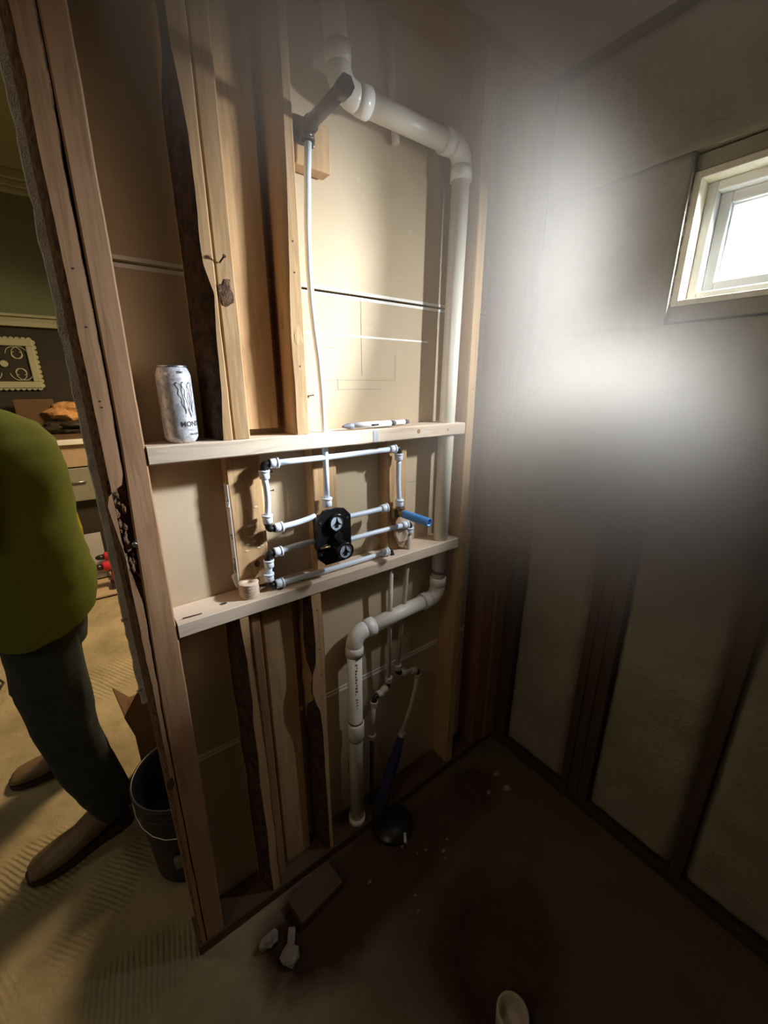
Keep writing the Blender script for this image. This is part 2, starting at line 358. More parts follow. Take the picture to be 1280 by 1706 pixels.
st('wall_far_side', MB().box(1.5, .96, 0, 3, 1.032, 2.55), 'sage')
st('wall_far', MB().box(-3, 4.56, 2.08, 3, 4.64, 3.16), 'sage', 'sage green upper wall between the two cream mouldings')
st('wall_far_lower', MB().box(-3, 4.56, 0, 3, 4.64, 2.08), 'darkwall', 'dark umber wall behind the scroll framed panel')
m = MB()
for y0, z0, z1 in ((4.44, 3.04, 3.10), (4.47, 3.0, 3.04), (4.50, 2.97, 3.0)): m.box(-3, y0, z0, 3, 4.56, z1, e=.006)
st('trim_1', m, 'trimp', 'cream crown moulding under the olive ceiling')
m = MB()
for y0, z0, z1 in ((4.50, 2.12, 2.14), (4.53, 2.09, 2.12), (4.515, 2.05, 2.09)): m.box(-3, y0, z0, 3, 4.56, z1, e=.005)
st('trim_2', m, 'trimp', 'cream picture rail above the dark wall')

# ------------------------------------------------------------------ wall_back : the stud wall
WB = tag(thing('wall_back', (.6, Y, 0)), 'open stud wall with shower plumbing, brown drywall backing between the studs', kind='structure')
# drywall sheets (back paper towards us) with rebated white edges
for (a, b) in ((.006, .604), (.610, 1.838), (1.844, 2.49)):
    s = MB().box(.022, D, a, 1.43, D + .0125, b).build('drywall_sheet', 'dry', WB)
    for z in ((a,) if a > .1 else ()) + ((b,) if b < 2.4 else ()):
        lab(MB().box(.03, D - .0012, z + (-.0075 if z == b else .0), 1.35, D, z + (0 if z == b else .0075)).build('paper_edge', 'paperedge', s), 'white taped sheet edge')
lab(MB().box(.45, D - .0009, 1.738, .93, D, 1.743).build('paper_edge', 'paperedge', WB), 'faint horizontal white scuff line')
# ragged gypsum end of the sheet past the end stud
m = MB(); vs = []; n = 90
for k in range(n + 1):
    z = .852 + (2.49 - .852) * k / n; rg = .004 * noise.noise(Vector((z * 26, 2, 0))) + .003 * noise.noise(Vector((z * 70, 8, 0)))
    xl = .0075 + rg * .7; bite = .010 if 1.655 < z < 1.70 or 1.30 < z < 1.315 else 0
    vs += [(.024, D - .001, z), (xl + bite, D + .001 + rg, z), (xl - .002, D + .008, z), (xl + .001, D + .0135, z), (.024, D + .0135, z)]
m.v = vs
for k in range(n):
    for i in range(5): a = k*5+i; b = k*5+(i+1)%5; m.f.append((a, b, b+5, a+5)); m.m.append(0); m.sm.append(False)
m.f += [(0,1,2,3,4), tuple(n*5+i for i in range(5))]; m.m += [0, 0]; m.sm += [False]*2
lab(m.build('drywall_edge', 'gypsum', WB), 'ragged white gypsum edge beside the end stud')
for z, y in ((.905, 1.005), (1.10, 1.008)): nail_at(WB, (.014, y, z), (-1, -.3, .1), .010, .0018, 'steel')
# end studs
zs = lambda *p: [(z, x) for z, x in p]
S1R = zs((.04,.034),(.22,.036),(.9,.040),(1.17,.047),(1.20,.040),(1.245,.033),(1.30,.030),(1.35,.024),(1.385,.020),(1.41,.026),(1.425,.050),(1.45,.056),(1.70,.058),(1.9,.057),(2.15,.061),(2.45,.062))
S1L_ = lambda z: 0
s1 = stud(.019, .062, Y, D, .038, 2.452, zs((.04,.024),(.4,.026),(.9,.032),(2.4,.031)), S1R, seed=1, amp=.0012, wane=3.2, rows=240)
s1 = lab(s1.build('stud', ['wood_old', 'rot'], WB), 'end stud with a rotted knot hole on its inner edge')
S2L = zs((.04,.038),(.9,.043),(1.17,.051),(1.34,.056),(1.5,.0615),(2.45,.066))
s2m = MB(); rows = 120; vs = []
for k in range(rows + 1):
    z = .038 + 2.414 * k / rows; xl = lerp(S2L, z); xr = lerp([(.04,.086),(.3,.092),(.9,.1),(2.45,.104)], z) + jit(z, 5, .001); e = .003
    vs += [(xl, D, z), (xl, Y+e, z), (xl+e, Y, z), (xr-e, Y, z), (xr, Y+e, z), (xr, D, z)]
s2m.v = vs
for k in range(rows):
    for i in range(6): a = k*6+i; b = k*6+(i+1)%6; s2m.f.append((a, b, b+6, a+6)); s2m.m.append(0); s2m.sm.append(False)
s2m.f += [tuple(range(6)), tuple(rows*6+i for i in range(6))]; s2m.m += [0,0]; s2m.sm += [False]*2
s2 = lab(s2m.build('stud', 'wood_old', WB), 'second stud of the pair at the wall end')
# rotten cavity: crumbly lining with loose lumps
m = MB(); vs = []; rows = 60
for k in range(rows + 1):
    z = 1.17 + .27 * k / rows; t = math.sin(math.pi * k / rows)
    for i in range(5):
        x = .026 + .030 * i / 4; n_ = noise.noise(Vector((x*160, z*80, 1)))
        vs.append((x, Y + .004 + .016 * t + .008 * n_, z))
m.v = vs
for k in range(rows):
    for i in range(4): a = k*5+i; m.f.append((a, a+1, a+6, a+5)); m.m.append(0); m.sm.append(False)
rot = lab(m.build('rotted_hollow', 'rot', s1), 'crumbling brown rotten hollow')
def lump(c, r, seed, mat, name, parent=None, sq=(1, 1, 1), sub=1):
    bm = bmesh.new(); bmesh.ops.create_icosphere(bm, subdivisions=sub, radius=1); m = MB()
    vs = []
    for v in bm.verts:
        d = 1 + .55 * noise.noise(v.co * 1.7 + Vector((seed * 3.1, 0, seed)))
        vs.append(Vector(c) + Vector((v.co.x*sq[0], v.co.y*sq[1], v.co.z*sq[2])) * r * d)
    m.add(vs, [[v.index for v in f.verts] for f in bm.faces]); bm.free()
    return m.build(name, mat, parent)
for k in range(20):
    t = k / 19; z = 1.415 - .20 * t + random.uniform(-.006, .006)
    lump((lerp(zs((1.21, .044), (1.3, .043), (1.38, .040), (1.42, .044)), z) + random.uniform(-.008, .008), Y + .007, z), random.uniform(.0035, .0095) * (1 - .4 * t), k, 'rot', 'wood_crumb', s1, (.7, .6, random.uniform(.9, 2.2)), 2)
MB().tube([(.052, Y + .004, 1.302), (.052, Y - .006, 1.300)], .005, 12).build('nail_head', 'steel', s2)
for k, (x, z) in enumerate(((.043, 1.585), (.044, 1.574), (.045, 1.71), (.032, 1.10), (.028, .98), (.043, 1.80), (.026, .79), (.040, 1.25))):
    MB().tube([(x, Y + .002, z), (x, Y - .0006, z)], .0016, 8).build('nail_hole', 'ink', s1)
lump((.028, Y - .0005, .66), .016, 4, 'bark', 'knot', s1, (.5, .06, 1.2), 2)
# mid group above the upper blocking
zu = 1.497
upL = zs((1.497,.253),(1.6,.261),(1.71,.264),(1.787,.269),(1.838,.255),(1.88,.253),(1.965,.255),(2.045,.256),(2.1,.251),(2.16,.243),(2.45,.240))
lab(stud(.236, .2755, Y, D, zu, 2.452, upL, None, seed=21, wane=4, rows=150).build('stud', ['wood_stud', 'bark'], WB), 'waney edged upper stud with dark bark on its left side')
us = stud(.2775, .3145, Y + .002, D, zu, 2.452, seed=24).build('stud', 'wood_stud', WB)
nail_at(us, (.286, Y, 1.845), (.35, -.9, .55), .018, .0016)
lump((.293, Y + .0005, 1.79), .018, 9, 'rot', 'knot', us, (.8, .08, 1.3), 2)
bd = stud(.316, .405, .981, D, 1.512, 2.452, seed=31).build('stud', 'wood_stud', WB); lab(bd, 'flat laid upper board set back beside the waney stud')
u3L = zs((1.497,.431),(1.60,.431),(1.72,.430),(1.79,.432),(1.95,.440),(2.14,.444),(2.45,.446))
u3 = lab(stud(.426, .463, Y, D, zu, 2.452, u3L, None, seed=41, wane=1.2).build('stud', ['wood_stud', 'wood_stud'], WB), 'upper stud left of the thin riser pipe')
lump((.446, Y + .0005, 1.72), .014, 12, 'wood_stud', 'knot', u3, (.9, .1, 1.6), 2)
for z in (1.655, 1.85, 1.91): MB().tube([(.447, Y + .002, z), (.447, Y - .0006, z)], .0018, 8).build('nail_hole', 'ink', u3)
# between the blockings, flat boards on the drywall
zb0, zb1 = 1.092, 1.457
b1 = stud(.265, .349, .981, D, zb0 + .012, zb1, seed=51, amp=.002).build('stud', 'wood_stud', WB); lab(b1, 'scuffed flat board behind the left water pipe')
for k in range(9):
    lump((random.uniform(.285, .335), .9805, random.uniform(1.19, 1.34)), random.uniform(.005, .011), k + 30, 'wood_new', 'splinter', b1, (1, .12, .35))
lump((.315, .9805, 1.165), .009, 44, 'bark', 'knot', b1, (.8, .1, 1), 2)
ps = lab(MB().box(.2635, .9815, 1.125, .265, 1.014, 1.385).build('paper_strip', 'sleeve_paper', WB), 'white printed paper strip on the side of the flat board')
pm = MB()
for k in range(16): z = 1.150 + k * .0035 + (.05 if k > 11 else 0); pm.box(.2631, .986 + random.random() * .004, z, .2635, .998 + random.random() * .012, z + .0018)
lab(pm.build('small_print', 'ink', ps), 'rows of small black print')
lump((.262, .99, 1.335), .012, 3, 'sleeve_paper', 'torn_paper', ps, (.5, 1, 1.2)); lump((.262, 1.0, 1.125), .016, 6, 'sleeve_paper', 'torn_paper', ps, (.5, 1, 1.3))
lab(stud(.488, .565, .981, D, zb0, zb1, seed=61).build('stud', 'wood_stud', WB), 'flat board behind the black shower valve')
b3 = stud(.742, .822, .981, D, zb0, zb1, seed=66).build('stud', 'wood_stud', WB); lab(b3, 'flat board behind the right water pipe')
lump((.80, .965, 1.150), .036, 17, 'plug', 'splintered_chunk', b3, (1.0, .42, 1.3), 2)
# below the lower blocking
zl = 1.053
l1L = zs((.04,.244),(.13,.243),(.34,.246),(.50,.242),(.59,.246),(.73,.244),(.79,.249),(.93,.247),(1.03,.242))
l1R = zs((.04,.266),(.34,.268),(.54,.268),(.76,.264),(.9,.261),(1.03,.262))
lab(stud(.222, .270, Y, D, .038, zl, l1L, l1R, seed=71, wane=1.7, rows=90).build('stud', ['wood_stud', 'bark'], WB), 'narrow waney stud below the left end of the lower blocking')
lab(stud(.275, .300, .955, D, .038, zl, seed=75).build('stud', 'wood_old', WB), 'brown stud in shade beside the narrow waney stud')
lab(stud(.314, .403, .981, D, .038, zl, seed=81).build('stud', 'wood_stud', WB), 'wide flat board with curved grain below the lower blocking')
l3L = zs((.05,.456),(.26,.454),(.41,.453),(.55,.453),(.654,.446),(.69,.434),(.727,.427),(.79,.429),(.824,.441),(.9,.445),(1.04,.440))
l3R = zs((.05,.468),(.25,.466),(.54,.468),(.77,.470),(.92,.471),(1.04,.469))
l3 = lab(stud(.428, .474, Y, D, .038, zl, l3L, l3R, seed=91, wane=1.5, rows=110).build('stud', ['wood_stud', 'bark'], WB), 'wavy edged stud left of the white drain pipe')
for z in (1.0, .87, .78, .70): MB().tube([(.456, Y + .002, z), (.456, Y - .0006, z)], .002, 8).build('nail_hole', 'ink', l3)
# full-height right stud and corner stud
rs_ = stud(1.030, 1.068, Y, D, .038, 2.452, seed=101).build('stud', 'wood_stud', WB); lab(rs_, 'full height stud at the right ends of the blockings')
for z in (1.25, 1.22, 1.6): MB().tube([(1.055, Y + .002, z), (1.055, Y - .0006, z)], .0022, 8).build('nail_hole', 'ink', rs_)
lab(stud(1.195, 1.262, Y, D, .038, 2.452, seed=105).build('stud', 'wood_red', WB), 'reddish stud near the wall corner')
lab(stud(1.265, 1.338, Y - .012, D, .038, 2.452, seed=108).build('stud', 'wood_red', WB), 'reddish stud in the wall corner')
# plates
lab(beam_x(.012, 1.36, Y - .004, D, 0, .038, 111).build('bottom_plate', 'plate', WB), 'dark bottom plate on the floor')
lab(beam_x(.012, 1.36, Y, D, 2.452, 2.489, 113).build('top_plate', 'wood_old', WB), 'top plate under the ceiling')
# blockings
ub = lab(beam_x(.104, 1.024, Y - .002, D, 1.458, 1.496, 121).build('blocking', 'wood_new', WB), 'upper pale blocking carrying the can and pens')
lb = lab(beam_x(.104, 1.024, Y - .002, D, 1.053, 1.091, 127).build('blocking', 'wood_new', WB), 'lower pale blocking with the wooden plug on top')
for x, r, z in ((.822, .0065, 1.480), (.945, .0038, 1.477)): MB().tube([(x, Y, z), (x, Y - .0028, z)], r, 14).build('knot', 'wood_old', ub)
lab(MB().box(.655, Y - .0030, 1.461, .671, Y - .0018, 1.493).build('pencil_mark', M['greyl'], ub), 'blue grey smudged stripe')
lump((.705, Y + .001, 1.459), .009, 5, 'bark', 'knot', ub, (1.2, .6, .5))
for x, y in ((.215, .962), (.36, .948), (.43, .962), (.60, .985)): lump((x, y, 1.091), .0075, x * 50, 'ink', 'knot_hole', lb, (1.3, .7, .12), 2)
nl = MB(); nl.tube([(.118, .945, 1.0935), (.16, .942, 1.0935)], .0013, 8); nl.build('nail', 'rust', lb)
for p in ((.374, D, 1.395), (.374, D, 1.345), (.505, D, 1.585), (.49, D, .968), (.80, D, .96), (.63, D, 1.03)): nail_at(WB, p, (.8, -.5, .12), .016)
# pencil sketch on the drywall
pk = MB()
def ln(x0, z0, x1, z1, w=.0012):
    if abs(x1-x0) > abs(z1-z0): pk.box(min(x0,x1), D - .0006, z0, max(x0,x1), D - .0001, z0 + w)
    else: pk.box(x0, D - .0006, min(z0,z1), x0 + w, D - .0001, max(z0,z1))
for a in ((.55, 1.625, .80, 0), (.56, 1.60, .75, 0), (.56, 1.707, .61, 0)): ln(a[0], a[1], a[2], a[1])
ln(.80, 1.625, .80, 1.70); ln(.68, 1.64, .68, 1.83); ln(.60, 1.60, .60, 1.63); ln(.72, 1.30, .90, 1.30)
lab(pk.build('pencil_lines', 'pencil', WB), 'thin pencil layout lines on the drywall')

# ------------------------------------------------------------------ wall_right : exterior wall with sprayed foam and window
X = 1.34
WR = tag(thing('wall_right', (X, .3, 0)), 'exterior wall of dark studs filled with sprayed cream foam', kind='structure')
wy0, wy1, wz0, wz1 = -.10, .507, 1.812, 2.112          # window opening
m = MB()
m.box(1.455, -2.2, 0, 1.50, wy0, 2.55); m.box(1.455, wy1, 0, 1.50, 1.1, 2.55); m.box(1.455, wy0, 0, 1.50, wy1, wz0); m.box(1.455, wy0, wz1, 1.50, wy1, 2.55)
lab(m.build('sheathing', 'wood_dark', WR), 'sheathing boards outside')
def foam(y0, y1, z0, z1, seed, X=X, rim=.035):
    m = MB(); ny = max(3, int((y1-y0)/.012)); nz_ = max(3, int((z1-z0)/.014)); W = ny + 1
    for k in range(nz_ + 1):
        for j in range(ny + 1):
            y = y0 + (y1-y0)*j/ny; z = z0 + (z1-z0)*k/nz_
            ed = min(y - y0, y1 - y, z - z0, z1 - z); t = min(1, ed / .035); rd = (1 - t) ** 2
            x = X + .004 + rim * rd - .008 * noise.noise(Vector((y*5, z*3, seed if rim else 5))) - .004 * noise.noise(Vector((y*18, z*12, seed if rim else 5))) - .0018 * noise.noise(Vector((y*55, z*40, seed if rim else 5)))
            m.v.append((x, y, z))
    for k in range(nz_):
        for j in range(ny): a = k*W+j; m.f.append((a, a+1, a+W+1, a+W)); m.m.append(0); m.sm.append(True)
    b = len(m.v); m.v += [(1.455, y0, z0), (1.455, y1, z0), (1.455, y1, z1), (1.455, y0, z1)]
    m.f.append((b, b+1, b+2, b+3)); m.m.append(0); m.sm.append(False)
    B0 = [j for j in range(W)]; m.f.append(tuple(B0) + (b+1, b)); m.f.append(tuple(nz_*W + j for j in B0) + (b+2, b+3))
    m.f.append(tuple(k*W for k in range(nz_+1)) + (b+3, b)); m.f.append(tuple(k*W+ny for k in range(nz_+1)) + (b+2, b+1)); m.m += [0]*4; m.sm += [False]*4
    return m.build('foam_panel', 'foam', WR)
foam(-.25, .91, 1.25, wz0 - .045, 31, X - .02, 0); foam(.5085, .91, wz0 - .045, wz1 + .042, 33, X - .02, 0); foam(.585, .862, .04, 1.30, 1); foam(.185, .470, .04, wz0 - .04, 2)
foam(-.21, .148, .04, wz0 - .04, 3); foam(-.25, .91, wz1 + .042, 2.45, 5, X - .02, 0)
for k, (a, b) in enumerate(((-.62, -.25), (-1.03, -.66), (-1.44, -1.07), (-1.85, -1.48), (-2.2, -1.89))): foam(a, b, .04, 2.45, 7 + k)
for k, (a, b, z0, z1, mt) in enumerate(((.864, .905, 0, 2.49, 'wood_dark'), (.906, 1.015, 0, 2.49, 'wood_dark'), (.510, .548, 0, 2.49, 'wood_dark'), (.552, .583, 0, 2.49, 'wood_dark'), (.472, .509, 0, wz0 - .04, 'wood_dark'),
        (.149, .184, 0, wz0 - .04, 'wood_dark'), (-.249, -.211, 0, 2.49, 'wood_dark'), (-.659, -.621, 0, 2.49, 'wood_dark'), (-1.069, -1.031, 0, 2.49, 'wood_dark'), (-1.479, -1.441, 0, 2.49, 'wood_dark'), (-1.889, -1.851, 0, 2.49, 'wood_dark'))):
    o = MB().box(X + (.004 if k == 3 else 0), a, z0 + .038, 1.455, b, z1 - .038, e=.003).build('stud', mt, WR)
for (z0, z1, n_) in ((0, .038, 'bottom_plate'), (2.452, 2.49, 'top_plate')): MB().box(X - .006, -2.2, z0, 1.455, 1.015, z1, e=.003).build(n_, 'wood_dark_x', WR)
MB().box(X, wy0 - .10, wz0 - .038, 1.455, wy1 + .002, wz0, e=.003).build('rough_sill', 'foam', WR)
MB().box(X, wy0 - .10, wz1, 1.455, wy1 + .002, wz1 + .038, e=.003).build('header', 'foam', WR)
MB().box(X + .01, wy0 - .11, wz0, 1.455, wy0, wz1, e=.003).build('stud', 'foam', WR)
# window
WN = tag(thing('window_1', (1.40, .2, wz0)), 'small high window in the exterior wall with white vinyl sash and cream jambs', kind='structure')
def ring(xa, xb, y0, y1, z0, z1, t, e=.002):
    m = MB(); m.box(xa, y1 - t, z0, xb, y1, z1, e=e); m.box(xa, y0, z0, xb, y0 + t, z1, e=e); m.box(xa, y0 + t, z0, xb, y1 - t, z0 + t, e=e); m.box(xa, y0 + t, z1 - t, xb, y1 - t, z1, e=e); return m
for nm, a in (('jamb', (1.335, wy1-.016, wz0, 1.455, wy1, wz1)), ('jamb', (1.335, wy0, wz0, 1.455, wy0+.016, wz1)), ('sill', (1.335, wy0+.016, wz0, 1.455, wy1-.016, wz0+.014)), ('head_jamb', (1.335, wy0+.016, wz1-.016, 1.455, wy1-.016, wz1))):
    MB().box(*a, e=.0015).build(nm, 'liner', WN)
ring(1.385, 1.46, wy0+.016, wy1-.016, wz0+.014, wz1-.016, .022, .003).build('window_frame', 'vinyl', WN)
sash = ring(1.415, 1.455, wy0+.038, wy1-.038, wz0+.036, wz1-.038, .026, .003).build('sash', 'vinyl', WN)
ring(1.428, 1.450, wy0+.060, wy1-.060, wz0+.058, wz1-.060, .007, .001).build('glazing_bead', 'vinyl', sash)
lab(MB().box(1.438, wy0+.06, wz0+.056, 1.442, wy1-.06, wz1-.058).build('pane', 'glass', WN), 'glass pane showing white sky')
for k, (z, s_) in enumerate(((2.06, 1), (2.03, 1.3), (1.99, 1.4), (1.95, .8), (1.88, 1.1), (1.83, 1.2))):
    lump((1.336, wy1 + .004, z), .008 * s_, k + 60, 'gypsum', 'foam_bead', WN, (.5, .7, 1.8))
for k, y in enumerate((.46, .38, .34)): lump((1.338, y, wz0 + .004), .006, k + 80, 'gypsum', 'foam_bead', WN, (.6, 1.6, .6))

# ------------------------------------------------------------------ plumbing
PR = .0252
def elbow(c, d1, d2, r, R_, n=8):
    """centre-line points of a bend at corner c between directions d1 (in from) and d2 (out to)"""
    c = Vector(c); d1 = Vector(d1).normalized(); d2 = Vector(d2).normalized(); a = c + d1 * R_; b = c + d2 * R_
    return [a * (1-t)**2 + c * 2*t*(1-t) + b * t*t for t in [i / n for i in range(n + 1)]]
dr = thing('drain_pipe', (.975, .975, 0), 'thick white drain and vent pipe running up the stud wall with two offsets', 'pipe')
py = .960
A_top = Vector((.940, py, 2.228)); A_left = Vector((.625, py, 2.228)); V_top = Vector((.982, py, 2.17)); V_low = Vector((.962, py, .93))
cr = Vector((.984, py, 2.228)); cl = Vector((.962, py, .868)); c2 = Vector((.596, py, .848))
def pipe(p, q, r=PR, mat='pvc', nm='pipe'): return MB().tube([p, q], r, 28).build(nm, mat, dr)
def fit(c, d1, d2, nm='elbow', R_=.045, hub=.030, mat='pvc_fit'):
    c = Vector(c); d1 = Vector(d1).normalized(); d2 = Vector(d2).normalized(); m = MB(); pts = elbow(c, d1, d2, PR, R_); m.tube(pts, PR * 1.10, 28)
    for d in (d1, d2): m.tube([c + d * (R_ - .004), c + d * (R_ + hub * .4), c + d * (R_ + hub)], [PR * 1.13, PR * 1.2, PR * 1.2], 28)
    return m.build(nm, mat, dr)
pipe((.62, py, 2.228), (.955, py, 2.228)); fit(cr, (-1, 0, 0), (-.013, 0, -1))
pipe((.983, py, 2.18), (.9625, py, .92)); fit(cl, (0, 0, 1), (-1, 0, -.055))
pipe((.93, py, .866), (.64, py, .850)); fit(c2, (1, 0, .055), (-.01, 0, -1))
pipe((.595, py, .80), (.588, py, .02))
pc = MB(); pc.tube([(.5925, py, .50), (.5925, py, .495), (.592, py, .44), (.5915, py, .435)], [PR*1.08, PR*1.2, PR*1.2, PR*1.08], 28); lab(pc.build('coupling', 'pvc_fit', dr), 'coupling on the lower pipe')
MB().tube([(.588, py, .028), (.588, py, .06)], PR * 1.22, 28).build('coupling', 'pvc_fit', dr)
# bend up to the vent above
tee = fit((.594, py, 2.228), (1, 0, 0), (-.05, 0, 1)); pipe((.590, py, 2.29), (.578, py + .004, 2.452))
for p, q in (((.9640, py, .975), (.9638, py, .962)), ((.672, py, .8515), (.664, py, .8512)), ((.5926, py, .508), (.5926, py, .502)), ((.5918, py, .43), (.5917, py, .426))):
    MB().tube([p, q], PR * 1.035, 28).build('primer_band', 'primer', dr)
pm = MB()
for k in range(16):
    z = .745 - k * .0115; a0 = R(-118)
    for j in range(3):
        a = a0 + .12 * j; rr = PR * 1.004; cx = .5935
        if random.random() < .8:
            pts = [(cx + rr * math.cos(a + t), py + rr * math.sin(a + t), z + dz) for t, dz in ((0, 0), (.09, 0), (.09, .008), (0, .008))]
            pm.add(pts, [(0, 1, 2, 3)])
lab(pm.build('pipe_print', 'print', dr), 'faded orange printing down the pipe')
# ---- thin vent line behind the horizontal pipe
tag(MB().tube([(.785, 1.002, 2.20), (.775, 1.004, 2.30), (.755, 1.005, 2.452)], .010, 14).build('water_pipe', 'pex_tan'), 'thin pale pipe dropping behind the thick horizontal pipe near the ceiling', 'pipe')

def pexline(nm, root, pts, r=.0078, mat='pex'): return MB().tube(pts, r, 14).build(nm, mat, root)
def collar(root, c, d, L=.021, r=.0125, mat='ring'):
    c = Vector(c); d = Vector(d).normalized(); m = MB(); m.tube([c - d*L/2, c - d*(L/2-.002), c + d*(L/2-.002), c + d*L/2], [r*.86, r, r, r*.86], 18); m.tube([c + d * (L/2 - .004), c + d*(L/2 + .001)], r*1.12, 18)
    return m.build('sleeve', mat, root)
def bend(root, c, d1, d2, r=.0085, L=.017, mat='black'):
    c = Vector(c); d1 = Vector(d1).normalized(); d2 = Vector(d2).normalized(); m = MB(); m.tube([c + d1 * L] + elbow(c, d1, d2, r, .009, 6) + [c + d2 * L], r, 14)
    for d in (d1, d2): m.tube([c + d*(L-.004), c + d*L], r * 1.25, 14)
    return m.build('elbow', mat, root)
yl = .955
def sag(p, q, s, n=8, ax=(0, 0, 1)):
    p = Vector(p); q = Vector(q); return [p.lerp(q, i/n) + Vector(ax) * s * math.sin(math.pi * i / n) for i in range(n + 1)]
# shower valve
vx, vz = .508, 1.222
VA = thing('shower_valve', (vx, .93, 1.15), 'black two port shower valve body on a rounded mounting plate', 'shower valve')
m = MB(); w2, h2 = .052, .078; outl = []
for a0, b0 in ((-w2, -.055), (-w2, .050), (-.030, h2 - .002), (-.012, h2), (.012, h2), (.032, h2 - .004), (w2, .052), (w2, -.050), (.030, -h2), (-.030, -h2)): outl.append((a0, b0))
def plate(m, cx, cz, out, ya, yb, mi=0):
    n = len(out); vs = [(cx + a, ya, cz + b) for a, b in out] + [(cx + a, yb, cz + b) for a, b in out]
    m.add(vs, [tuple(range(n)), tuple(range(2*n-1, n-1, -1))] + [(i, i+n, (i+1) % n + n, (i+1) % n) for i in range(n)], mi)
plate(m, vx, vz, outl, .905, .912); lab(m.build('mounting_plate', 'blackm', VA), 'glossy black mounting plate')
MB().box(vx - .038, .912, vz - .052, vx + .038, .965, vz + .052, e=.010).build('valve_body', 'black', VA)
def port(cz, y0, y1, r, cx=vx, nm='cartridge_port'):
    m = MB(); m.tube_dir([(cx, y0, cz), (cx, y1 + .003, cz), (cx, y1, cz), (cx, y1, cz), (cx, y1 + .005, cz)], [r, r, r * .97, r * .84, r * .80], (0, -1, 0), 32)
    p = m.build(nm, 'blackm', VA)
    MB().tube([(cx, y1 + .012, cz), (cx, y1 + .0035, cz)], r * .82, 32).build('valve_face', 'chrome', p)
    st3 = MB()
    for k in range(3):
        a = math.pi / 2 + k * 2 * math.pi / 3; c_, s_ = math.cos(a), math.sin(a); rr = r * .76
        st3.add([(cx + rr*c_, y1 + .003, cz + rr*s_), (cx - s_*rr*.22 , y1 + .003, cz + c_*rr*.22), (cx - rr*.12*c_, y1+.003, cz - rr*.12*s_), (cx + s_*rr*.22, y1 + .003, cz - c_*rr*.22)], [(0, 1, 2, 3)])
    st3.add([(cx - .2*r, y1 + .0032, cz - .05*r), (cx + .25*r, y1 + .0032, cz - .12*r), (cx + .12*r, y1 + .0032, cz - .6*r), (cx - .35*r, y1 + .0032, cz - .55*r)], [(0, 1, 2, 3)])
    st3.build('valve_star', 'black', p); return p
port(vz + .040, .912, .893, .0245, vx + .004); port(vz - .032, .912, .862, .0235, vx + .010)
MB().tube([(vx + .006, .905, vz + .002), (vx + .006, .892, vz + .002)], .012, 16).build('stem_cap', 'black', VA)
for a, b in ((-.042, .045), (-.042, -.045), (.042, .045), (.042, -.045)):
    MB().tube([(vx + a, .912, vz + b), (vx + a, .9035, vz + b)], .0028, 12).build('screw', 'steel', VA)
MB().tube([(vx - .046, .900, vz - .024), (vx - .018, .900, vz - .024)], .0035, 10).build('screw', 'brass', VA)
# upper loop
U = thing('water_pipe', (.345, yl, 1.25), 'upper white water pipe loop hanging just under the upper blocking', 'pipe')
eA = (.347, yl, 1.430); eB = (.768, yl, 1.430); eL = (.345, yl, 1.262)
pexline('pipe', U, sag((.370, yl, 1.430), (.742, yl, 1.431), -.002)); bend(U, eA, (1, 0, 0), (0, 0, -1)); collar(U, (.372, yl, 1.430), (1, 0, 0)); collar(U, (.742, yl, 1.431), (1, 0, 0))
collar(U, (.347, yl, 1.404), (0, 0, 1)); pexline('pipe', U, sag((.347, yl, 1.395), (.345, yl, 1.295), .004, ax=(1, 0, 0))); collar(U, (.345, yl, 1.290), (0, 0, 1))
bend(U, eL, (0, 0, 1), (1, 0, 0)); collar(U, (.371, yl, 1.262), (1, 0, 0)); pexline('pipe', U, sag((.375, yl, 1.262), (.478, yl, 1.272), -.003))
bend(U, eB, (-1, 0, 0), (0, 0, -1), mat='black'); collar(U, (.768, yl, 1.404), (0, 0, 1)); pexline('pipe', U, sag((.768, yl, 1.395), (.772, yl, 1.265), -.003, ax=(1, 0, 0)))
collar(U, (.773, yl, 1.258), (0, 0, 1))
# spout elbow with blue stub
SP = thing('spout_stub', (.775, .94, 1.215), 'short open blue pipe stub pointing into the room from a brass elbow', 'pipe')
bend(SP, (.775, yl, 1.225), (0, 0, 1), (.12, -1, 0), .011, .020, 'brass')
MB().box(.752, .957, 1.208, .798, .972, 1.240, e=.003).build('mounting_ear', 'brass', SP)
lab(MB().hollow((.777, .936, 1.225), (.792, .836, 1.221), .0135, .0095, depth=.05).build('blue_tube', 'blue', SP), 'bright blue open tube')
# right stub of valve
U2 = thing('water_pipe', (.55, yl, 1.24), 'short white pipe from the valve right side ending in a capped sleeve', 'pipe')
pexline('pipe', U2, sag((.540, yl, 1.252), (.705, yl, 1.252), -.002)); collar(U2, (.712, yl, 1.252), (1, 0, 0)); MB().tube([(.718, yl, 1.252), (.727, yl, 1.252)], .0082, 14).build('plug', 'brass', U2)
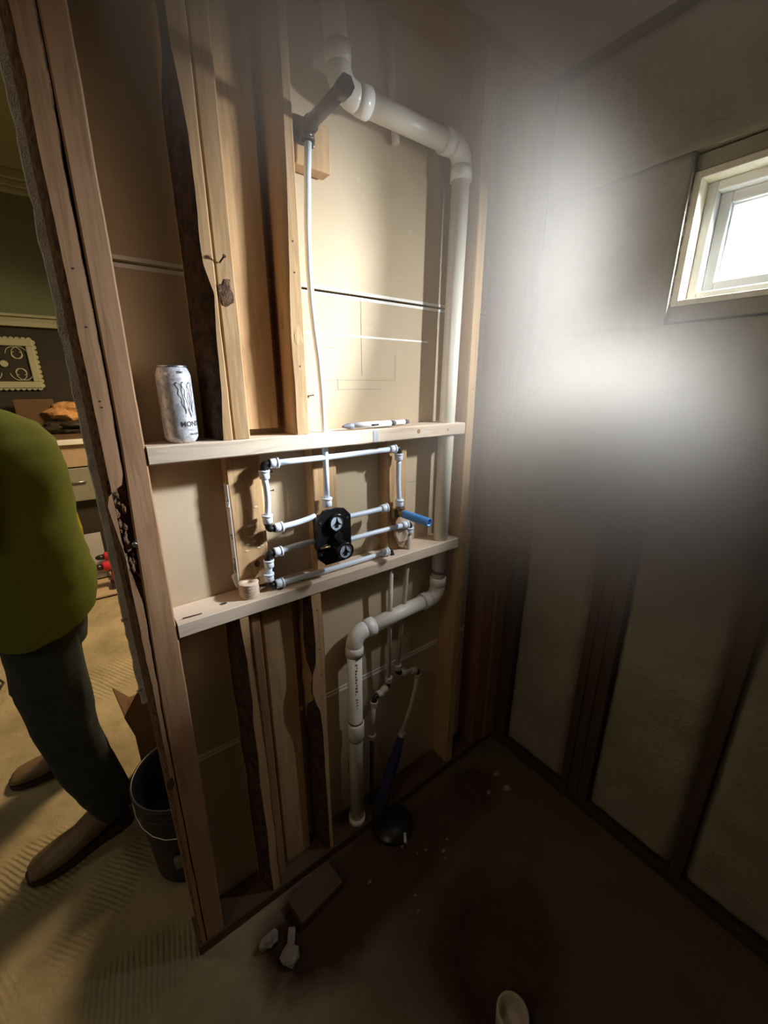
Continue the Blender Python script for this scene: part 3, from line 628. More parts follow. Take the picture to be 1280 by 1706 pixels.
# lower loops
Lw = thing('water_pipe', (.335, yl, 1.10), 'white water pipe loop lying along the top of the lower blocking and dropping through it', 'pipe')
bend(Lw, (.338, yl, 1.196), (1, 0, 0), (0, 0, -1)); collar(Lw, (.364, yl, 1.196), (1, 0, 0)); pexline('pipe', Lw, sag((.370, yl, 1.196), (.478, yl, 1.199), .003))
collar(Lw, (.338, yl, 1.169), (0, 0, 1)); pexline('pipe', Lw, [(.338, yl, 1.165), (.336, yl, 1.135)]); collar(Lw, (.335, yl, 1.131), (0, 0, 1)); bend(Lw, (.335, yl, 1.105), (0, 0, 1), (1, 0, 0))
collar(Lw, (.361, yl, 1.105), (1, 0, 0)); pexline('pipe', Lw, sag((.365, yl, 1.105), (.710, yl, 1.104), -.003)); collar(Lw, (.716, yl, 1.105), (1, 0, 0)); bend(Lw, (.740, yl, 1.105), (-1, 0, 0), (.1, 0, -1))
pexline('pipe', Lw, [(.742, yl, 1.09), (.745, .972, .60)], .0078, 'pex_tan')
R2 = thing('water_pipe', (.82, yl, 1.0), 'white water pipe from the valve lower right that turns down through the lower blocking', 'pipe')
pexline('pipe', R2, sag((.545, yl, 1.178), (.790, yl, 1.180), .001)); collar(R2, (.795, yl, 1.180), (1, 0, 0)); bend(R2, (.817, yl, 1.180), (-1, 0, 0), (0, 0, -1)); collar(R2, (.817, yl, 1.156), (0, 0, 1))
pexline('pipe', R2, [(.817, yl, 1.15), (.814, yl, 1.09), (.806, .968, .85), (.788, .975, .63)], .0078, 'pex_tan')
# riser
RS = thing('riser_pipe', (.515, yl, 1.28), 'long bowed thin white riser pipe from the valve up to the shower arm', 'pipe')
pexline('pipe', RS, [(.516, yl, 1.300), (.517, yl, 1.40), (.517, yl, 1.50), (.515, yl, 1.60), (.511, yl, 1.67), (.503, yl, 1.74), (.498, yl, 1.80), (.496, yl, 1.87), (.497, yl, 1.95), (.503, yl, 2.05), (.508, yl, 2.11)], .0080)
collar(RS, (.516, yl, 1.305), (0, 0, 1), .024, .0135)
SA = thing('shower_outlet', (.503, yl, 2.13), 'black shower stub pointing out of the wall at the top of the riser', 'pipe')
MB().tube([(.505, .945, 2.134), (.505, .80, 2.134)], .0130, 20).build('arm_tube', 'black', SA)
MB().tube([(.505, .815, 2.134), (.505, .788, 2.134)], .0160, 6).build('end_nut', 'black', SA)
bend(SA, (.506, yl, 2.134), (0, 0, -1), (0, -1, 0), .0135, .022); MB().box(.482, .966, 2.11, .532, .975, 2.16, e=.004).build('mounting_ear', 'black', SA)
MB().box(.463, .975, 2.075, .575, 1.013, 2.164, e=.003).build('backing_block', 'wood_stud', SA)
# supply lines below
W1 = thing('supply_pipe', (.68, .975, .3), 'tan pipe with black elbows ending low beside the drain pipe', 'pipe')
collar(W1, (.745, .972, .59), (0, 0, 1), mat='pex_tan'); bend(W1, (.745, .972, .563), (0, 0, 1), (-1, -.15, -.14)); collar(W1, (.722, .969, .560), (1, .15, .14), mat='pex_tan')
pexline('pipe', W1, [(.722, .969, .560), (.700, .965, .557)], mat='pex_tan'); collar(W1, (.700, .966, .556), (1, 0, 0), mat='pex_tan'); bend(W1, (.676, .965, .552), (1, 0, .1), (0, 0, -1))
collar(W1, (.675, .965, .526), (0, 0, 1), mat='pex_tan'); pexline('pipe', W1, [(.675, .965, .53), (.668, .968, .385)], mat='pex_tan'); collar(W1, (.667, .968, .378), (0, 0, 1), mat='pex_tan')
pexline('pipe', W1, [(.667, .968, .38), (.665, .975, .02)], .0078, 'sole')
W2 = thing('supply_pipe', (.79, .975, .3), 'tan pipe with black elbows running down into a dark blue foam sleeve', 'pipe')
collar(W2, (.789, .975, .622), (0, 0, 1), mat='pex_tan'); bend(W2, (.789, .975, .596), (0, 0, 1), (1, 0, -.35)); collar(W2, (.812, .975, .588), (1, 0, -.35), mat='pex_tan')
pexline('pipe', W2, [(.812, .975, .588), (.862, .975, .572)], mat='pex_tan'); collar(W2, (.866, .975, .570), (1, 0, -.3), mat='pex_tan'); bend(W2, (.890, .975, .562), (-1, 0, .3), (-.1, 0, -1))
collar(W2, (.889, .975, .535), (0, 0, 1), mat='pex_tan'); pexline('pipe', W2, [(.889, .975, .54), (.875, .975, .46), (.845, .972, .38), (.810, .968, .315)], mat='pex_tan'); collar(W2, (.806, .966, .306), (.4, 0, .8), mat='pex_tan')
lab(MB().tube([(.800, .963, .298), (.76, .955, .21), (.71, .945, .12), (.66, .925, .03)], [.014, .021, .024, .026], 18).build('foam_sleeve', 'bluedark', W2), 'dark blue foam sleeve over the pipe')
tag(MB().lathe((.70, .885, .002), [(.0001, .022), (.05, .022), (.058, .014), (.075, .010), (.080, 0), (.0001, 0)], 28).build('floor_flange', 'black'), 'round black flange on the floor at the foot of the drain pipe', 'flange')

# ------------------------------------------------------------------ things on the blockings
CX, CY, CZ = .178, .966, 1.4965
CN = thing('drink_can', (CX, CY, CZ), 'tall white and grey drink can with a black claw mark on the upper blocking', 'can')
MB().lathe((CX, CY, CZ), [(.0001, .006), (.020, .004), (.0235, 0), (.0255, .0005), (.030, .006), (.033, .012), (.0332, .020), (.0332, .134), (.0325, .138), (.0285, .149), (.0265, .151)], 48).build('can_body', 'can', CN)
MB().lathe((CX, CY, CZ), [(.0265, .1505), (.0278, .152), (.0278, .1545), (.0262, .1550), (.0252, .153), (.0245, .149), (.0001, .149)], 48).build('can_rim', M['steel'], CN)
MB().tube([(CX, CY - .008, CZ + .1500), (CX, CY + .006, CZ + .1508)], [.006, .006], 12).build('pull_tab', 'steel', CN)
fa = math.atan2(-CY, -CX)                                     # side turned to the room
def wrap(verts, r, a0): return [(CX + r * math.cos(a0 + x / r), CY + r * math.sin(a0 + x / r), CZ + z) for x, z in verts]
def can_text(t, size, x, z, mat, bold=.0):
    cu = bpy.data.curves.new('lettering', 'FONT'); cu.body = t; cu.size = size; cu.align_x = 'LEFT'; cu.offset = bold; cu.resolution_u = 3
    o = bpy.data.objects.new('lettering', cu); C.objects.link(o); dg = bpy.context.evaluated_depsgraph_get(); me = o.evaluated_get(dg).to_mesh()
    bm = bmesh.new(); bm.from_mesh(me); bmesh.ops.triangulate(bm, faces=bm.faces); bmesh.ops.subdivide_edges(bm, edges=[e for e in bm.edges if e.calc_length() > .004], cuts=2, use_grid_fill=True)
    bm.verts.index_update()
    m = MB(); m.add(wrap([(v.co.x + x, v.co.y + z) for v in bm.verts], .0334, fa), [[v.index for v in f.verts] for f in bm.faces]); bm.free()
    bpy.data.objects.remove(o); return m.build('lettering', mat, CN)
can_text('MONSTER', .0140, .001, .0345, 'ink', .0004); can_text('ENERGY', .0058, .013, .0250, 'inkgrey'); can_text('ZERO ULTRA', .0046, .0165, .0165, 'ink', .0002)
def claw(x, zt, zb, w, lean, mat='ink'):
    """one ragged claw stripe as a thin outline"""
    m = MB(); n = 16; P = []
    for i in range(n + 1):
        t = i / n; cx = x + lean * t + .0012 * math.sin(t * 17 + x * 900); ww = w * (1 - t) ** .8 * (1 + .25 * math.sin(t * 23)) + .0002; P.append((cx - ww/2, cx + ww/2, zt + (zb - zt) * t))
    for side in (0, 1):
        vs = []
        for q in P: vs += [(q[side] - .0008, q[2]), (q[side] + .0008, q[2])]
        m.add(wrap(vs, .0334, fa), [(2*i, 2*i+1, 2*i+3, 2*i+2) for i in range(n)])
    m.add(wrap([(P[0][0] - .0005, zt), (P[0][0] - .007, zt - .0035), (P[0][0] + .002, zt + .0035), (P[0][1] + .0005, zt - .0005)], .0334, fa), [(0, 1, 2, 3)])
    return m
m = MB()
for a in ((.006, .119, .060, .0085, .009), (.0185, .120, .052, .0085, .006), (.031, .119, .062, .0085, .0)):
    c_ = claw(*a); m.add(c_.v, c_.f)
lab(m.build('claw_mark', 'ink', CN), 'black three stripe claw mark')
def top_text():
    cu = bpy.data.curves.new('lettering', 'FONT'); cu.body = 'ZERO'; cu.size = .0055; cu.offset = .0002; cu.resolution_u = 2
    o = bpy.data.objects.new('lettering', cu); C.objects.link(o); me = o.evaluated_get(bpy.context.evaluated_depsgraph_get()).to_mesh(); m = MB()
    vs = []
    for v in me.vertices:
        z = .1395 + v.co.y; r = .0327 - (z - .1385) * .36; a = fa + (v.co.x + .006) / .031; vs.append((CX + r*math.cos(a), CY + r*math.sin(a), CZ + z))
    m.add(vs, [tuple(p.vertices) for p in me.polygons]); bpy.data.objects.remove(o); return m.build('lettering', 'ink', CN)
top_text()
def marker(x, y, L, ang, lb, r=.0062):
    t = thing('marker_pen', (x, y, 1.4965), lb, 'pen', 'pens lying on the upper blocking'); d = Vector((math.cos(ang), math.sin(ang), 0)); p = Vector((x, y, 1.4985 + r))
    MB().tube([p + d*.034, p + d*(L-.02)], r, 16).build('barrel', 'penw', t)
    MB().tube([p, p + d*.004, p + d*.020, p + d*.034], [r*.25, r*.42, r*.95, r*1.02], 16).build('tip_cone', 'grip', t)
    MB().tube([p + d*(L-.02), p + d*(L-.004), p + d*L], [r*.95, r*.8, r*.4], 16).build('end_cap', 'grip', t)
    n_ = Vector((0, 0, 1)); MB().tube([p + d*(L*.50) - Vector((0, r, 0)), p + d*(L*.62) - Vector((0, r, 0))], r*.28, 8).build('clip', 'black', t)
marker(.565, .943, .185, R(2), 'nearer grey tipped white pen at the front edge of the upper blocking', .0088)
marker(.640, .962, .180, R(3), 'farther white pen lying just behind the other one on the upper blocking', .0075)
PX, PY = .282, .962
m = MB(); pr = []
for k in range(14): z = .003 + .036 * k / 13; pr.append((.0245 + .0009 * ((k % 2) * 2 - 1) + .0005 * math.sin(k * 2.1), z))
m.lathe((PX, PY, 1.0912), [(.0001, 0), (.0235, 0)] + pr + [(.0240, .0405), (.0040, .0405), (.0038, .030), (.0001, .030)], 40)
tag(m.build('wood_plug', 'plug'), 'round ridged hole saw plug of pale wood on the lower blocking', 'wood plug')
# crumbs on drywall ledge
# ------------------------------------------------------------------ floor bits in the stall
bits = [((1.19, .78), .013, 'pale stone'), ((1.17, .71), .016, 'grey stone'), ((1.10, .745), .011, 'small stone')]
CR = 'stone'
for k, ((x, y), r, _) in enumerate(bits):
    tag(lump((x, y, r*.35), r, k + 3, CR, 'stone', None, (1, .8, .6), 2), ['rough pale stone near the corner of the stall', 'rough stone just in front of the corner stone on the slab', 'small rough stone left of the corner stones'][k], 'stone')
for k, (x, y, r) in enumerate(((.79, .70, .007), (.78, .68, .005), (.74, .74, .006), (.71, .75, .004), (.68, .80, .006), (.645, .84, .005), (.83, .72, .004), (.60, .62, .006), (.62, .66, .005), (.52, .78, .006))):
    tag(lump((x, y, .002), r, k + 13, CR, 'plaster_crumb', None, (1.2, .8, .6)), ['pale crumb farthest right on the dark stall floor', 'pale crumb just in front of the rightmost one', 'biggest pale crumb of the middle cluster on the floor', 'tiny crumb at the middle of the stall floor', 'pale crumb right of the black flange', 'crumb beside the tiny white pipe offcut', 'crumb near the right edge of the dark pit', 'pale crumb nearest the pit, left of it', 'crumb between the pit and the drain pipe foot', 'crumb beside the flat dark board offcut'][k], 'crumb', 'pale crumbs on the stall floor')
tag(MB().tube([(.695, .80, .008), (.712, .825, .012)], .006, 10).build('pipe_offcut', 'ring'), 'tiny white pipe offcut on the floor before the black flange', 'offcut')
def offcut(x, y, sx, sy, sz, rot, lb, mat='plate'):
    o = MB().box(-sx/2, -sy/2, 0, sx/2, sy/2, sz, e=.002).build('wood_offcut', mat, None, (0, 0, 0)); o.location = (x, y, .001); o.rotation_euler = (0, 0, rot); return tag(o, lb, 'offcut')
offcut(.355, .85, .16, .085, .036, R(8), 'flat dark board offcut against the bottom plate left of the drain pipe')
offcut(.245, .80, .045, .022, .018, R(60), 'small dusty wood block on the floor near the end studs', 'stone')
tag(lump((.185, .83, .018), .024, 51, 'stone', 'rubble_lump', None, (1.2, .8, .7), 2), 'dusty rubble lump on the floor beside the bottom plate', 'rubble')
tag(lump((.225, .765, .014), .026, 53, 'stone', 'rubble_lump', None, (1, 1.2, .5), 2), 'flatter dusty rubble lump in front of the small wood block', 'rubble')
# roll end of pipe at the bottom of the frame
RP = MB().hollow((.655, .300, -.06), (.655, .302, .012), .042, .035, depth=.05).build('drain_stub', 'pex_tan'); tag(RP, 'open tan drain stub rising from the dark pit in the slab', 'pipe')

# ------------------------------------------------------------------ beyond the end of the wall
BX, BY = .078, 1.262
BK = thing('bucket', (BX, BY, 0), 'dark navy plastic bucket standing behind the end studs', 'bucket')
MB().lathe((BX, BY, .002), [(.0001, 0), (.122, 0), (.127, .006), (.143, .30), (.150, .302), (.150, .318), (.146, .320), (.146, .338), (.152, .340), (.152, .352), (.1535, .354), (.1535, .366), (.149, .369), (.1445, .364), (.141, .32), (.122, .008), (.0001, .008)], 56).build('bucket_shell', 'navy', BK)
MB().lathe((BX, BY, .02), [(.0001, .05), (.05, .055), (.10, .045), (.124, .05), (.122, .0), (.0001, 0)], 40).build('dried_mortar', 'dust', BK)
MB().box(BX - .078, BY - .136, .11, BX - .022, BY - .115, .15, e=.004).build('label_patch', 'grip', BK)
hp = [(BX + .152 * math.cos(a), BY + .152 * math.sin(a), .335 - .09 * math.sin((a - R(160)) / R(180) * math.pi)) for a in [R(160 + i * 15) for i in range(13)]]
MB().tube(hp, .0022, 8).build('handle', 'steel', BK)
RL = thing('tape_roll', (BX - .02, BY + .02, .08), 'round black roll lying inside the navy bucket', 'roll')
m = MB(); q = []; cR = Vector((BX - .02, BY + .02, .098)); ax = Vector((.3, -.5, .8)).normalized()
m.tube_dir([cR, cR + ax*.04, cR + ax*.04, cR, cR], [.055, .055, .028, .028, .055], ax, 28); lab(m.build('roll_body', 'grip', RL), 'dark roll')
CB = thing('cardboard_box', (.13, 1.62, 0), 'brown cardboard box with a bent open flap behind the bucket', 'box')
m = MB(); m.box(-.032, 1.52, .002, .30, 1.76, .36, e=.002); m.build('box_body', 'card', CB)
def quad(pts, th, nm, mat, par):
    P = [Vector(p) for p in pts]; n_ = (P[1]-P[0]).cross(P[2]-P[0]).normalized() * th; k = len(P)
    m = MB(); m.add(P + [p + n_ for p in P], [tuple(range(k)), tuple(range(2*k-1, k-1, -1))] + [(i, (i+1) % k, (i+1) % k + k, i + k) for i in range(k)]); return m.build(nm, mat, par)
quad([(-.032, 1.52, .36), (.30, 1.52, .36), (.30, 1.505, .54), (.004, 1.505, .55), (-.051, 1.51, .462)], .004, 'flap', 'card', CB)
quad([(-.032, 1.52, .36), (-.032, 1.76, .36), (-.075, 1.74, .44), (-.051, 1.53, .45)], .004, 'flap', 'card', CB)
# cable
cbp = [(-.95, 2.30, .008), (-.80, 2.48, .010), (-.66, 2.50, .035), (-.60, 2.62, .045), (-.585, 2.78, .02), (-.66, 2.95, .008), (-.9, 3.0, .008)]
tag(MB().tube(cbp, .006, 10).build('power_cable', 'black'), 'black power cable looped on the floor left of the jeans', 'cable')
tag(MB().box(-1.1, 2.66, .001, -.66, 3.0, .02, e=.003).build('floor_board', 'greyl'), 'pale grey board on the floor behind the black cable', 'board')
# furniture and clutter at the far end
KX = -.75
CT = thing('vanity_cabinet', (0, 4.25, 0), 'low cabinet with a white top and grey drawers at the far dark wall', 'cabinet')
MB().box(KX, 4.02, 1.16, .6, 4.52, 1.20, e=.006).build('countertop', 'white', CT); MB().box(KX+.02, 4.06, .98, .58, 4.5, 1.16, e=.004).build('apron_panel', 'tan', CT)
for k in range(3):
    x0 = KX + .02 + k * .44; dw = MB().box(x0, 4.05, .70, x0 + .43, 4.5, .97, e=.006).build('drawer', 'grey', CT); MB().tube([(x0 + .15, 4.035, .86), (x0 + .28, 4.035, .86)], .006, 8).build('handle', 'steel', dw)
MB().box(KX+.04, 4.12, .08, .58, 4.5, .695).build('carcass', 'darkwall', CT)
for x in (KX+.06, .50): MB().box(x, 4.10, 0, x + .05, 4.15, .12).build('leg', 'darkwall', CT)
SH = thing('wooden_tray', (-.05, 4.25, 1.20), 'brown wooden tray on the white topped cabinet', 'tray')
MB().box(-.42, 4.08, 1.2005, .45, 4.42, 1.235, e=.004).build('tray_base', 'plate', SH)
tag(lump((-.02, 4.24, 1.285), .13, 71, 'sole', 'folded_cloth', None, (1.6, .9, .42), 3), 'dark folded cloth heaped on the wooden tray', 'cloth')
CV = MB(); n_ = 14
tag(lump((-.02, 4.28, 1.40), .10, 73, 'orange', 'paper_bag', None, (1.45, .9, .72), 3), 'crumpled orange brown paper bag on the dark cloth', 'paper bag')
tag(MB().box(-.36, 4.30, 1.2355, -.115, 4.46, 1.50, e=.006).build('carton', 'card'), 'upright brown carton at the left of the orange paper bag', 'box')
# scroll framed panel
FR = thing('framed_panel', (-.55, 4.55, 1.55), 'dark panel with white scrollwork and scalloped white frame on the dark wall', 'picture')
fx0, fx1, fz0, fz1 = -.95, -.165, 1.585, 1.955
fm = MB()
for (a, b, c, d) in ((fx0, fz1-.05, fx1, fz1), (fx0, fz0, fx1, fz0+.05), (fx1-.05, fz0+.05, fx1, fz1-.05), (fx0, fz0+.05, fx0+.05, fz1-.05)): fm.box(a, 4.525, b, c, 4.558, d, e=.006)
fr = fm.build('frame', 'trimp', FR)
sm_ = MB()
for k in range(22):
    x = fx0 + (k + .5) * (fx1 - fx0) / 22
    for z in (fz0, fz1): sm_.tube([(x, 4.555, z), (x, 4.535, z)], .018, 10)
for k in range(10):
    z = fz0 + (k + .5) * (fz1 - fz0) / 10
    for x in (fx0, fx1): sm_.tube([(x, 4.555, z), (x, 4.535, z)], .018, 10)
sm_.build('scalloped_edge', 'trimp', fr)
MB().box(fx0+.04, 4.545, fz0+.04, fx1-.04, 4.556, fz1-.04).build('dark_backing', 'darkwall', FR)
sw = MB()
for cx in (-.83, -.64, -.47, -.28):
    for cz, sg in ((1.845, 1), (1.70, -1)):
        for mir in (1, -1):
            pts = []
            for i in range(26):
                a = i / 25 * R(430); r = .075 * (1 - i / 34); pts.append((cx + mir * (.01 + r * math.cos(a) * .8) , 4.540, cz + sg * r * math.sin(a) * .85))
            sw.tube(pts, .0036, 6)
sw.tube([(-.555, 4.543, 1.77), (-.555, 4.53, 1.77)], .035, 8); sw.tube([(-.37, 4.543, 1.77), (-.37, 4.53, 1.77)], .026, 8)
lab(sw.build('scrollwork', 'trimp', FR), 'white curling scrollwork')
# sheets and drills further right
sh = quad([(-.45, 4.03, .024), (.0, 4.0, .024), (.0, 4.03, .42), (-.45, 4.04, .42)], .012, 'leaning_sheet', 'greyl', None); tag(sh, 'pale grey sheet leaning on the far cabinet', 'sheet')
tag(quad([(-.5, 3.62, .012), (.3, 3.60, .012), (.3, 3.96, .012), (-.5, 3.98, .012)], .010, 'floor_mat', 'tan', None), 'tan board lying before the far cabinet', 'board')
def drill(x, y, z, lb, s=1):
    t = thing('power_drill', (x, y, z), lb, 'drill', 'red cordless drills on the floor')
    b = Vector((x, y, z)); q = lambda a: tuple(b + Vector(a) * s)
    MB().box(*q((-.035, -.05, 0)), *q((.035, .05, .055)), e=.006).build('battery', 'black', t)
    MB().tube([q((0, 0, .05)), q((0, .005, .15))], .020 * s, 14).build('grip', 'red', t)
    MB().tube([q((.07, 0, .185)), q((.05, 0, .185)), q((-.05, 0, .185)), q((-.06, 0, .185))], [.026*s, .034*s, .034*s, .026*s], 18).build('motor_housing', 'red', t)
    MB().tube([q((-.06, 0, .185)), q((-.10, 0, .185)), q((-.115, 0, .185))], [.022*s, .019*s, .008*s], 14).build('chuck', 'black', t)
drill(.035, 3.74, .002, 'red cordless drill standing nearer the end of the wall', 1.15); drill(.055, 3.93, .026, 'red cordless drill standing behind the other on the tan board', 1.1)

# ------------------------------------------------------------------ the person
PE = thing('person', (-.22, 1.68, 0), 'person in lime green shirt, dark jeans and brown boots standing facing left', 'person')
def skin_mesh(name, verts, edges, rad, mat, parent, sub=2, root=0):
    o0 = Vector(parent['w']); me = bpy.data.meshes.new(name); me.from_pydata([tuple(Vector(v) - o0) for v in verts], edges, [])
    o = bpy.data.objects.new(name, me); C.objects.link(o)
    sk = o.modifiers.new('skin', 'SKIN'); me.skin_vertices
    for i, r in enumerate(rad): me.skin_vertices[0].data[i].radius = (r, r) if not isinstance(r, tuple) else r; me.skin_vertices[0].data[i].use_root = (i == root)
    ss = o.modifiers.new('sub', 'SUBSURF'); ss.levels = ss.render_levels = sub
    me2 = bpy.data.meshes.new_from_object(o.evaluated_get(bpy.context.evaluated_depsgraph_get())); me2.materials.append(M[mat])
    for p in me2.polygons: p.use_smooth = True
    o.modifiers.clear(); o.data = me2; me2.name = name; o.parent = parent; o['w'] = tuple(o0); return o
V = [(-.20, 1.68, .95), (-.20, 1.68, 1.10), (-.215, 1.68, 1.28), (-.25, 1.68, 1.43), (-.325, 1.68, 1.51), (-.375, 1.68, 1.57), (-.405, 1.68, 1.64), (-.42, 1.68, 1.72)]
rad = [.135, .12, .13, .12, .055, .058, .088, .080]; E_ = [(i, i+1) for i in range(7)]
def chain(start, pts, rs):
    k = start
    for p, r in zip(pts, rs): V.append(p); rad.append(r); E_.append((k, len(V)-1)); k = len(V)-1
    return k
for s, foot, knee in ((-1, (-.145, 1.53, .09), (-.235, 1.56, .50)), (1, (-.24, 1.95, .09), (-.29, 1.85, .50))):
    chain(0, [(-.21, 1.68 + s*.09, .88), knee, foot, (foot[0] - .10, foot[1] - .015, .04)], [.080, .054, .032, .028])
hands = []
for s, el, wr in ((-1, (-.34, 1.43, 1.20), (-.56, 1.50, 1.10)), (1, (-.36, 1.93, 1.20), (-.58, 1.84, 1.12))):
    k = chain(3, [(-.255, 1.68 + s*.19, 1.42), el, wr], [.062, .043, .029]); d = (Vector(wr) - Vector(el)).normalized(); pc_ = Vector(wr) + d*.055
    k = chain(k, [tuple(pc_)], [(.030, .018)])
    side = Vector((0, 0, 1)).cross(d).normalized()
    for j, (off, L_) in enumerate(((-.030, .060), (-.010, .072), (.010, .068), (.029, .052))):
        b0 = pc_ + side*off + d*.018; chain(k, [tuple(b0), tuple(b0 + d*L_*.5 + Vector((0, 0, -.008))), tuple(b0 + d*L_*.85 + Vector((0, 0, -.026)))], [.0095, .0085, .0075])
    b0 = pc_ - side*.030*s - d*.025; chain(k, [tuple(b0), tuple(b0 - side*.022*s + d*.028), tuple(b0 - side*.024*s + d*.055 + Vector((0, 0, -.012)))], [.011, .0095, .008])
body = skin_mesh('body', V, E_, rad, 'skin', PE)
hd = Vector((-.415, 1.68, 1.685))
MB().tube([hd + Vector((-.080, 0, .0)), hd + Vector((-.105, 0, -.018))], [.010, .013], 10).build('nose', 'skin', body)
for s in (-1, 1):
    lump(hd + Vector((-.076, s*.030, .018)), .010, 1, 'white', 'eye', body, (.6, 1, .7), 2); lump(hd + Vector((.005, s*.082, -.005)), .022, 2, 'skin', 'ear', body, (.7, .35, 1.2), 2)
MB().tube([hd + Vector((-.082, -.022, -.045)), hd + Vector((-.088, 0, -.046)), hd + Vector((-.082, .022, -.045))], .005, 8).build('mouth', 'skin', body)
lump(hd + Vector((.022, 0, .035)), .098, 1, 'hair', 'hair', PE, (1, .95, .85), 3)
def loft(rows, mat, nm, parent, n=44, wr=.006, seed=0, closed=False, inner=True):
    """rows: (cx, cy, z, rx, ry); tilt by giving dz per row as 6th"""
    m = MB(); vs = []
    F_ = []
    for a, b in zip(rows, rows[1:]):
        for i in range(4): t = i/4; F_.append([p + (q-p)*t for p, q in zip(a, b)])
    F_.append(list(rows[-1]))
    for r in F_:
        for j in range(n):
            a = 2*math.pi*j/n; w_ = 1 + (wr / max(r[3], .03)) * (noise.noise(Vector((math.cos(a)*1.6, math.sin(a)*1.6, r[2]*7 + seed))) + .5*noise.noise(Vector((math.cos(a)*4, math.sin(a)*4, r[2]*22 + seed))))
            vs.append((r[0] + r[3]*w_*math.cos(a), r[1] + r[4]*w_*math.sin(a), r[2] + (r[5]*math.cos(a) if len(r) > 5 else 0)))
    K = len(F_); fs = [(k*n+j, k*n+(j+1) % n, (k+1)*n+(j+1) % n, (k+1)*n+j) for k in range(K-1) for j in range(n)]
    m.add(vs, fs, 0, True); m.f.append(tuple((K-1)*n + j for j in range(n))); m.m.append(0); m.sm.append(True)
    return m
t = loft([(-.20, 1.69, .855, .150, .225, .03), (-.198, 1.69, .93, .158, .225, .02), (-.205, 1.69, 1.05, .157, .215, 0), (-.212, 1.69, 1.20, .163, .215, 0), (-.222, 1.69, 1.36, .172, .222, 0), (-.235, 1.69, 1.45, .175, .215, -.005),
          (-.25, 1.69, 1.51, .158, .185, -.012), (-.275, 1.69, 1.55, .120, .13, -.015), (-.305, 1.685, 1.575, .075, .085, -.01)], 'shirt', 'shirt', PE, wr=.011, seed=2)
for s, el in ((-1, (-.335, 1.435, 1.21)), (1, (-.355, 1.925, 1.21))):
    a = Vector((-.245, 1.69 + s*.15, 1.44)); b = Vector((-.275, 1.69 + s*.215, 1.40)); c_ = b.lerp(Vector(el), .8); t.tube([a, b, b.lerp(c_, .5), c_], [.078, .080, .072, .070], 22)
lab(t.build('shirt', 'shirt', PE), 'loose lime green T-shirt')
quad([(-.055, 1.835, .98), (-.050, 1.83, 1.10), (-.062, 1.84, 1.24), (-.085, 1.85, 1.26), (-.085, 1.85, .98)], .01, 'lit_shirt_rim', 'yellow', PE)  # yellow strip painted in as the lamp-lit rim of the shirt
tr = loft([(-.145, 1.535, .085, .072, .068, -.02), (-.160, 1.54, .16, .078, .074), (-.192, 1.55, .30, .083, .080), (-.222, 1.56, .50, .090, .088), (-.222, 1.58, .68, .100, .098), (-.215, 1.62, .86, .105, .108)], 'jeans', 'j', PE, wr=.010, seed=5)
t2 = loft([(-.235, 1.950, .085, .072, .070), (-.255, 1.93, .25, .080, .078), (-.290, 1.86, .50, .090, .090), (-.265, 1.80, .68, .098, .098), (-.23, 1.74, .86, .105, .108)], 'jeans', 'j', PE, wr=.010, seed=9)
t3 = loft([(-.21, 1.68, .76, .110, .150), (-.21, 1.68, .86, .128, .175), (-.205, 1.68, .97, .125, .17)], 'jeans', 'j', PE, wr=.004, seed=12)
for q in (t2, t3): tr.add(q.v, q.f, 0, True)
lab(tr.build('trousers', 'jeans', PE), 'dark blue green jeans')
def boot(hx, hy, ang, lb):
    m = MB(); d = Vector((math.cos(ang), math.sin(ang), 0)); sd = Vector((-d.y, d.x, 0)); secs = [(-.045, .020, .030, .16), (-.02, .040, .035, .17), (.02, .044, .04, .15), (.06, .042, .02, .115), (.11, .044, .015, .080), (.16, .049, .012, .068), (.20, .047, .012, .060), (.235, .041, .014, .050), (.254, .026, .018, .034)]
    n = 18; vs = []
    for s_, w_, z0, z1 in secs:
        for j in range(n):
            a = 2*math.pi*j/n; u_ = math.cos(a); v_ = math.sin(a); vs.append(Vector((hx, hy, 0)) + d*s_ + sd*w_*1.15*(abs(u_)**.8)*(1 if u_ > 0 else -1) + Vector((0, 0, (z0+z1)/2 + (z1-z0)/2*v_)))
    K = len(secs); m.add(vs, [(k*n+j, k*n+(j+1) % n, (k+1)*n+(j+1) % n, (k+1)*n+j) for k in range(K-1) for j in range(n)], 0, True)
    m.f += [tuple(range(n)), tuple((K-1)*n+j for j in range(n))]; m.m += [0, 0]; m.sm += [True, True]
    m.tube([Vector((hx, hy, .10)), Vector((hx - .01, hy, .17))], [.048, .046], 20)
    b = m.build('boot', 'boot', PE); lab(b, lb)
    secs = None; so = MB(); out = []
    for s_, w_ in ((-.055, .026), (-.04, .040), (0, .046), (.06, .042), (.13, .051), (.18, .053), (.22, .047), (.25, .032), (.262, .012)): out.append((s_, w_))
    loop = [(s_, w_) for s_, w_ in out] + [(s_, -w_) for s_, w_ in reversed(out)]; k = len(loop)
    P = [Vector((hx, hy, 0)) + d*s_ + sd*w_*1.15 for s_, w_ in loop]
    so.add([p + Vector((0, 0, .002)) for p in P] + [p + Vector((0, 0, .022)) for p in P], [tuple(range(k)), tuple(range(2*k-1, k-1, -1))] + [(i, (i+1) % k, (i+1) % k + k, i+k) for i in range(k)])
    so.build('sole', 'sole', b)
boot(-.155, 1.525, R(191), 'nearer brown leather boot'); boot(-.235, 1.955, R(176), 'farther brown leather boot')

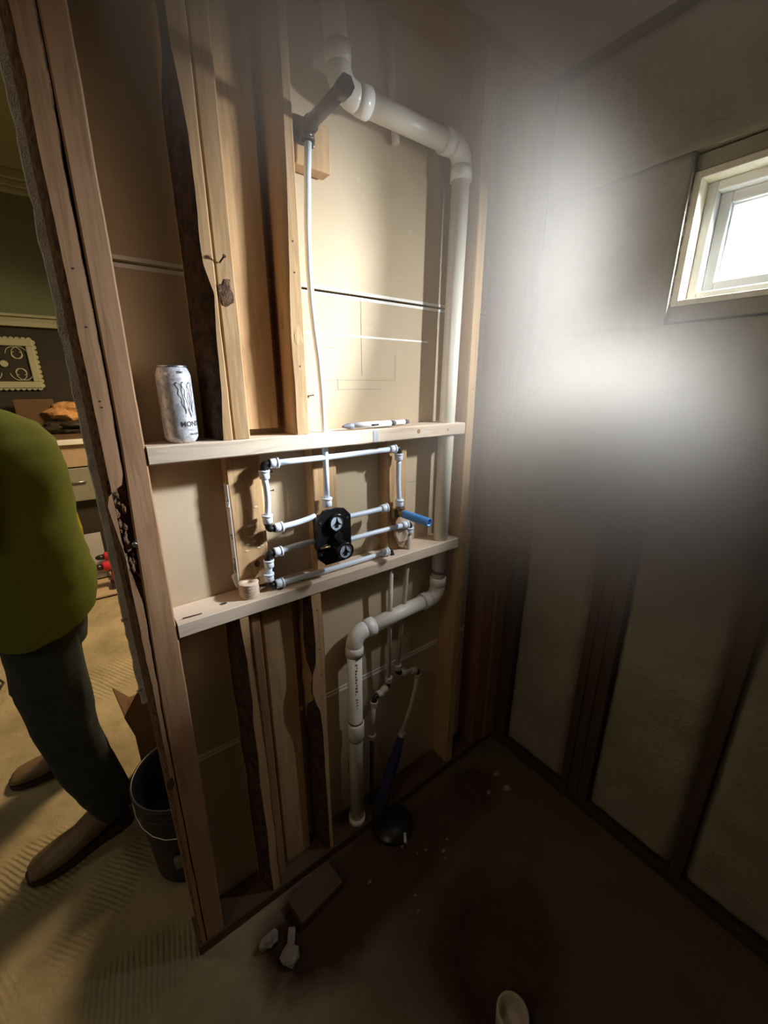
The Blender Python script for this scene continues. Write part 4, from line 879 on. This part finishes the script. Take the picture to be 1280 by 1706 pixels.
# ------------------------------------------------------------------ haze volume added in place of a lens smudge
def haze(lo, hi, puffs, name='haze', label=None):
    m, N, L, B = new_mat('smudge_haze'); N.remove(B); out = N['Material Output']
    tc = N.new('ShaderNodeTexCoord'); v = tc.outputs['Object']; total = None
    for (c, r, d) in puffs:
        mp = N.new('ShaderNodeMapping'); mp.vector_type = 'TEXTURE'; mp.inputs['Location'].default_value = c; mp.inputs['Scale'].default_value = r; L.new(v, mp.inputs['Vector'])
        dt = N.new('ShaderNodeVectorMath'); dt.operation = 'DOT_PRODUCT'; L.new(mp.outputs[0], dt.inputs[0]); L.new(mp.outputs[0], dt.inputs[1])
        ng = N.new('ShaderNodeMath'); ng.operation = 'MULTIPLY'; ng.inputs[1].default_value = -1.0; L.new(dt.outputs['Value'], ng.inputs[0])
        ex = N.new('ShaderNodeMath'); ex.operation = 'EXPONENT'; L.new(ng.outputs[0], ex.inputs[0])
        mu = N.new('ShaderNodeMath'); mu.operation = 'MULTIPLY_ADD'; L.new(ex.outputs[0], mu.inputs[0]); mu.inputs[1].default_value = d
        if total is None: mu.inputs[2].default_value = 0
        else: L.new(total, mu.inputs[2])
        total = mu.outputs[0]
    sc_ = N.new('ShaderNodeVolumeScatter'); sc_.inputs['Color'].default_value = (.58, .53, .475, 1); sc_.inputs['Anisotropy'].default_value = .1
    ab = N.new('ShaderNodeVolumeAbsorption'); ab.inputs['Color'].default_value = sc_.inputs['Color'].default_value; ad = N.new('ShaderNodeAddShader')
    L.new(total, sc_.inputs['Density']); L.new(total, ab.inputs['Density']); L.new(sc_.outputs[0], ad.inputs[0]); L.new(ab.outputs[0], ad.inputs[1]); L.new(ad.outputs[0], out.inputs['Volume'])
    o = MB().box(*lo, *hi).build(name, m, None, (0, 0, 0)); tag(o, label, 'haze', kind='stuff'); return o
haze((.12, .03, 1.02), (1.27, .925, 2.485), [((.84, .41, 1.46), (.18, .17, .16), 12.0), ((.79, .57, 1.98), (.16, .10, .36), 3.6), ((.90, .19, 1.38), (.15, .17, .15), 9.0), ((.86, .30, 2.30), (.20, .22, .12), 5.0), ((.36, .78, 2.26), (.20, .10, .18), 9.0), ((.7, .70, 2.42), (.5, .2, .16), 2.5)],
     label='pale haze volume added in place of a lens smudge, upper corner of the stall below the window')
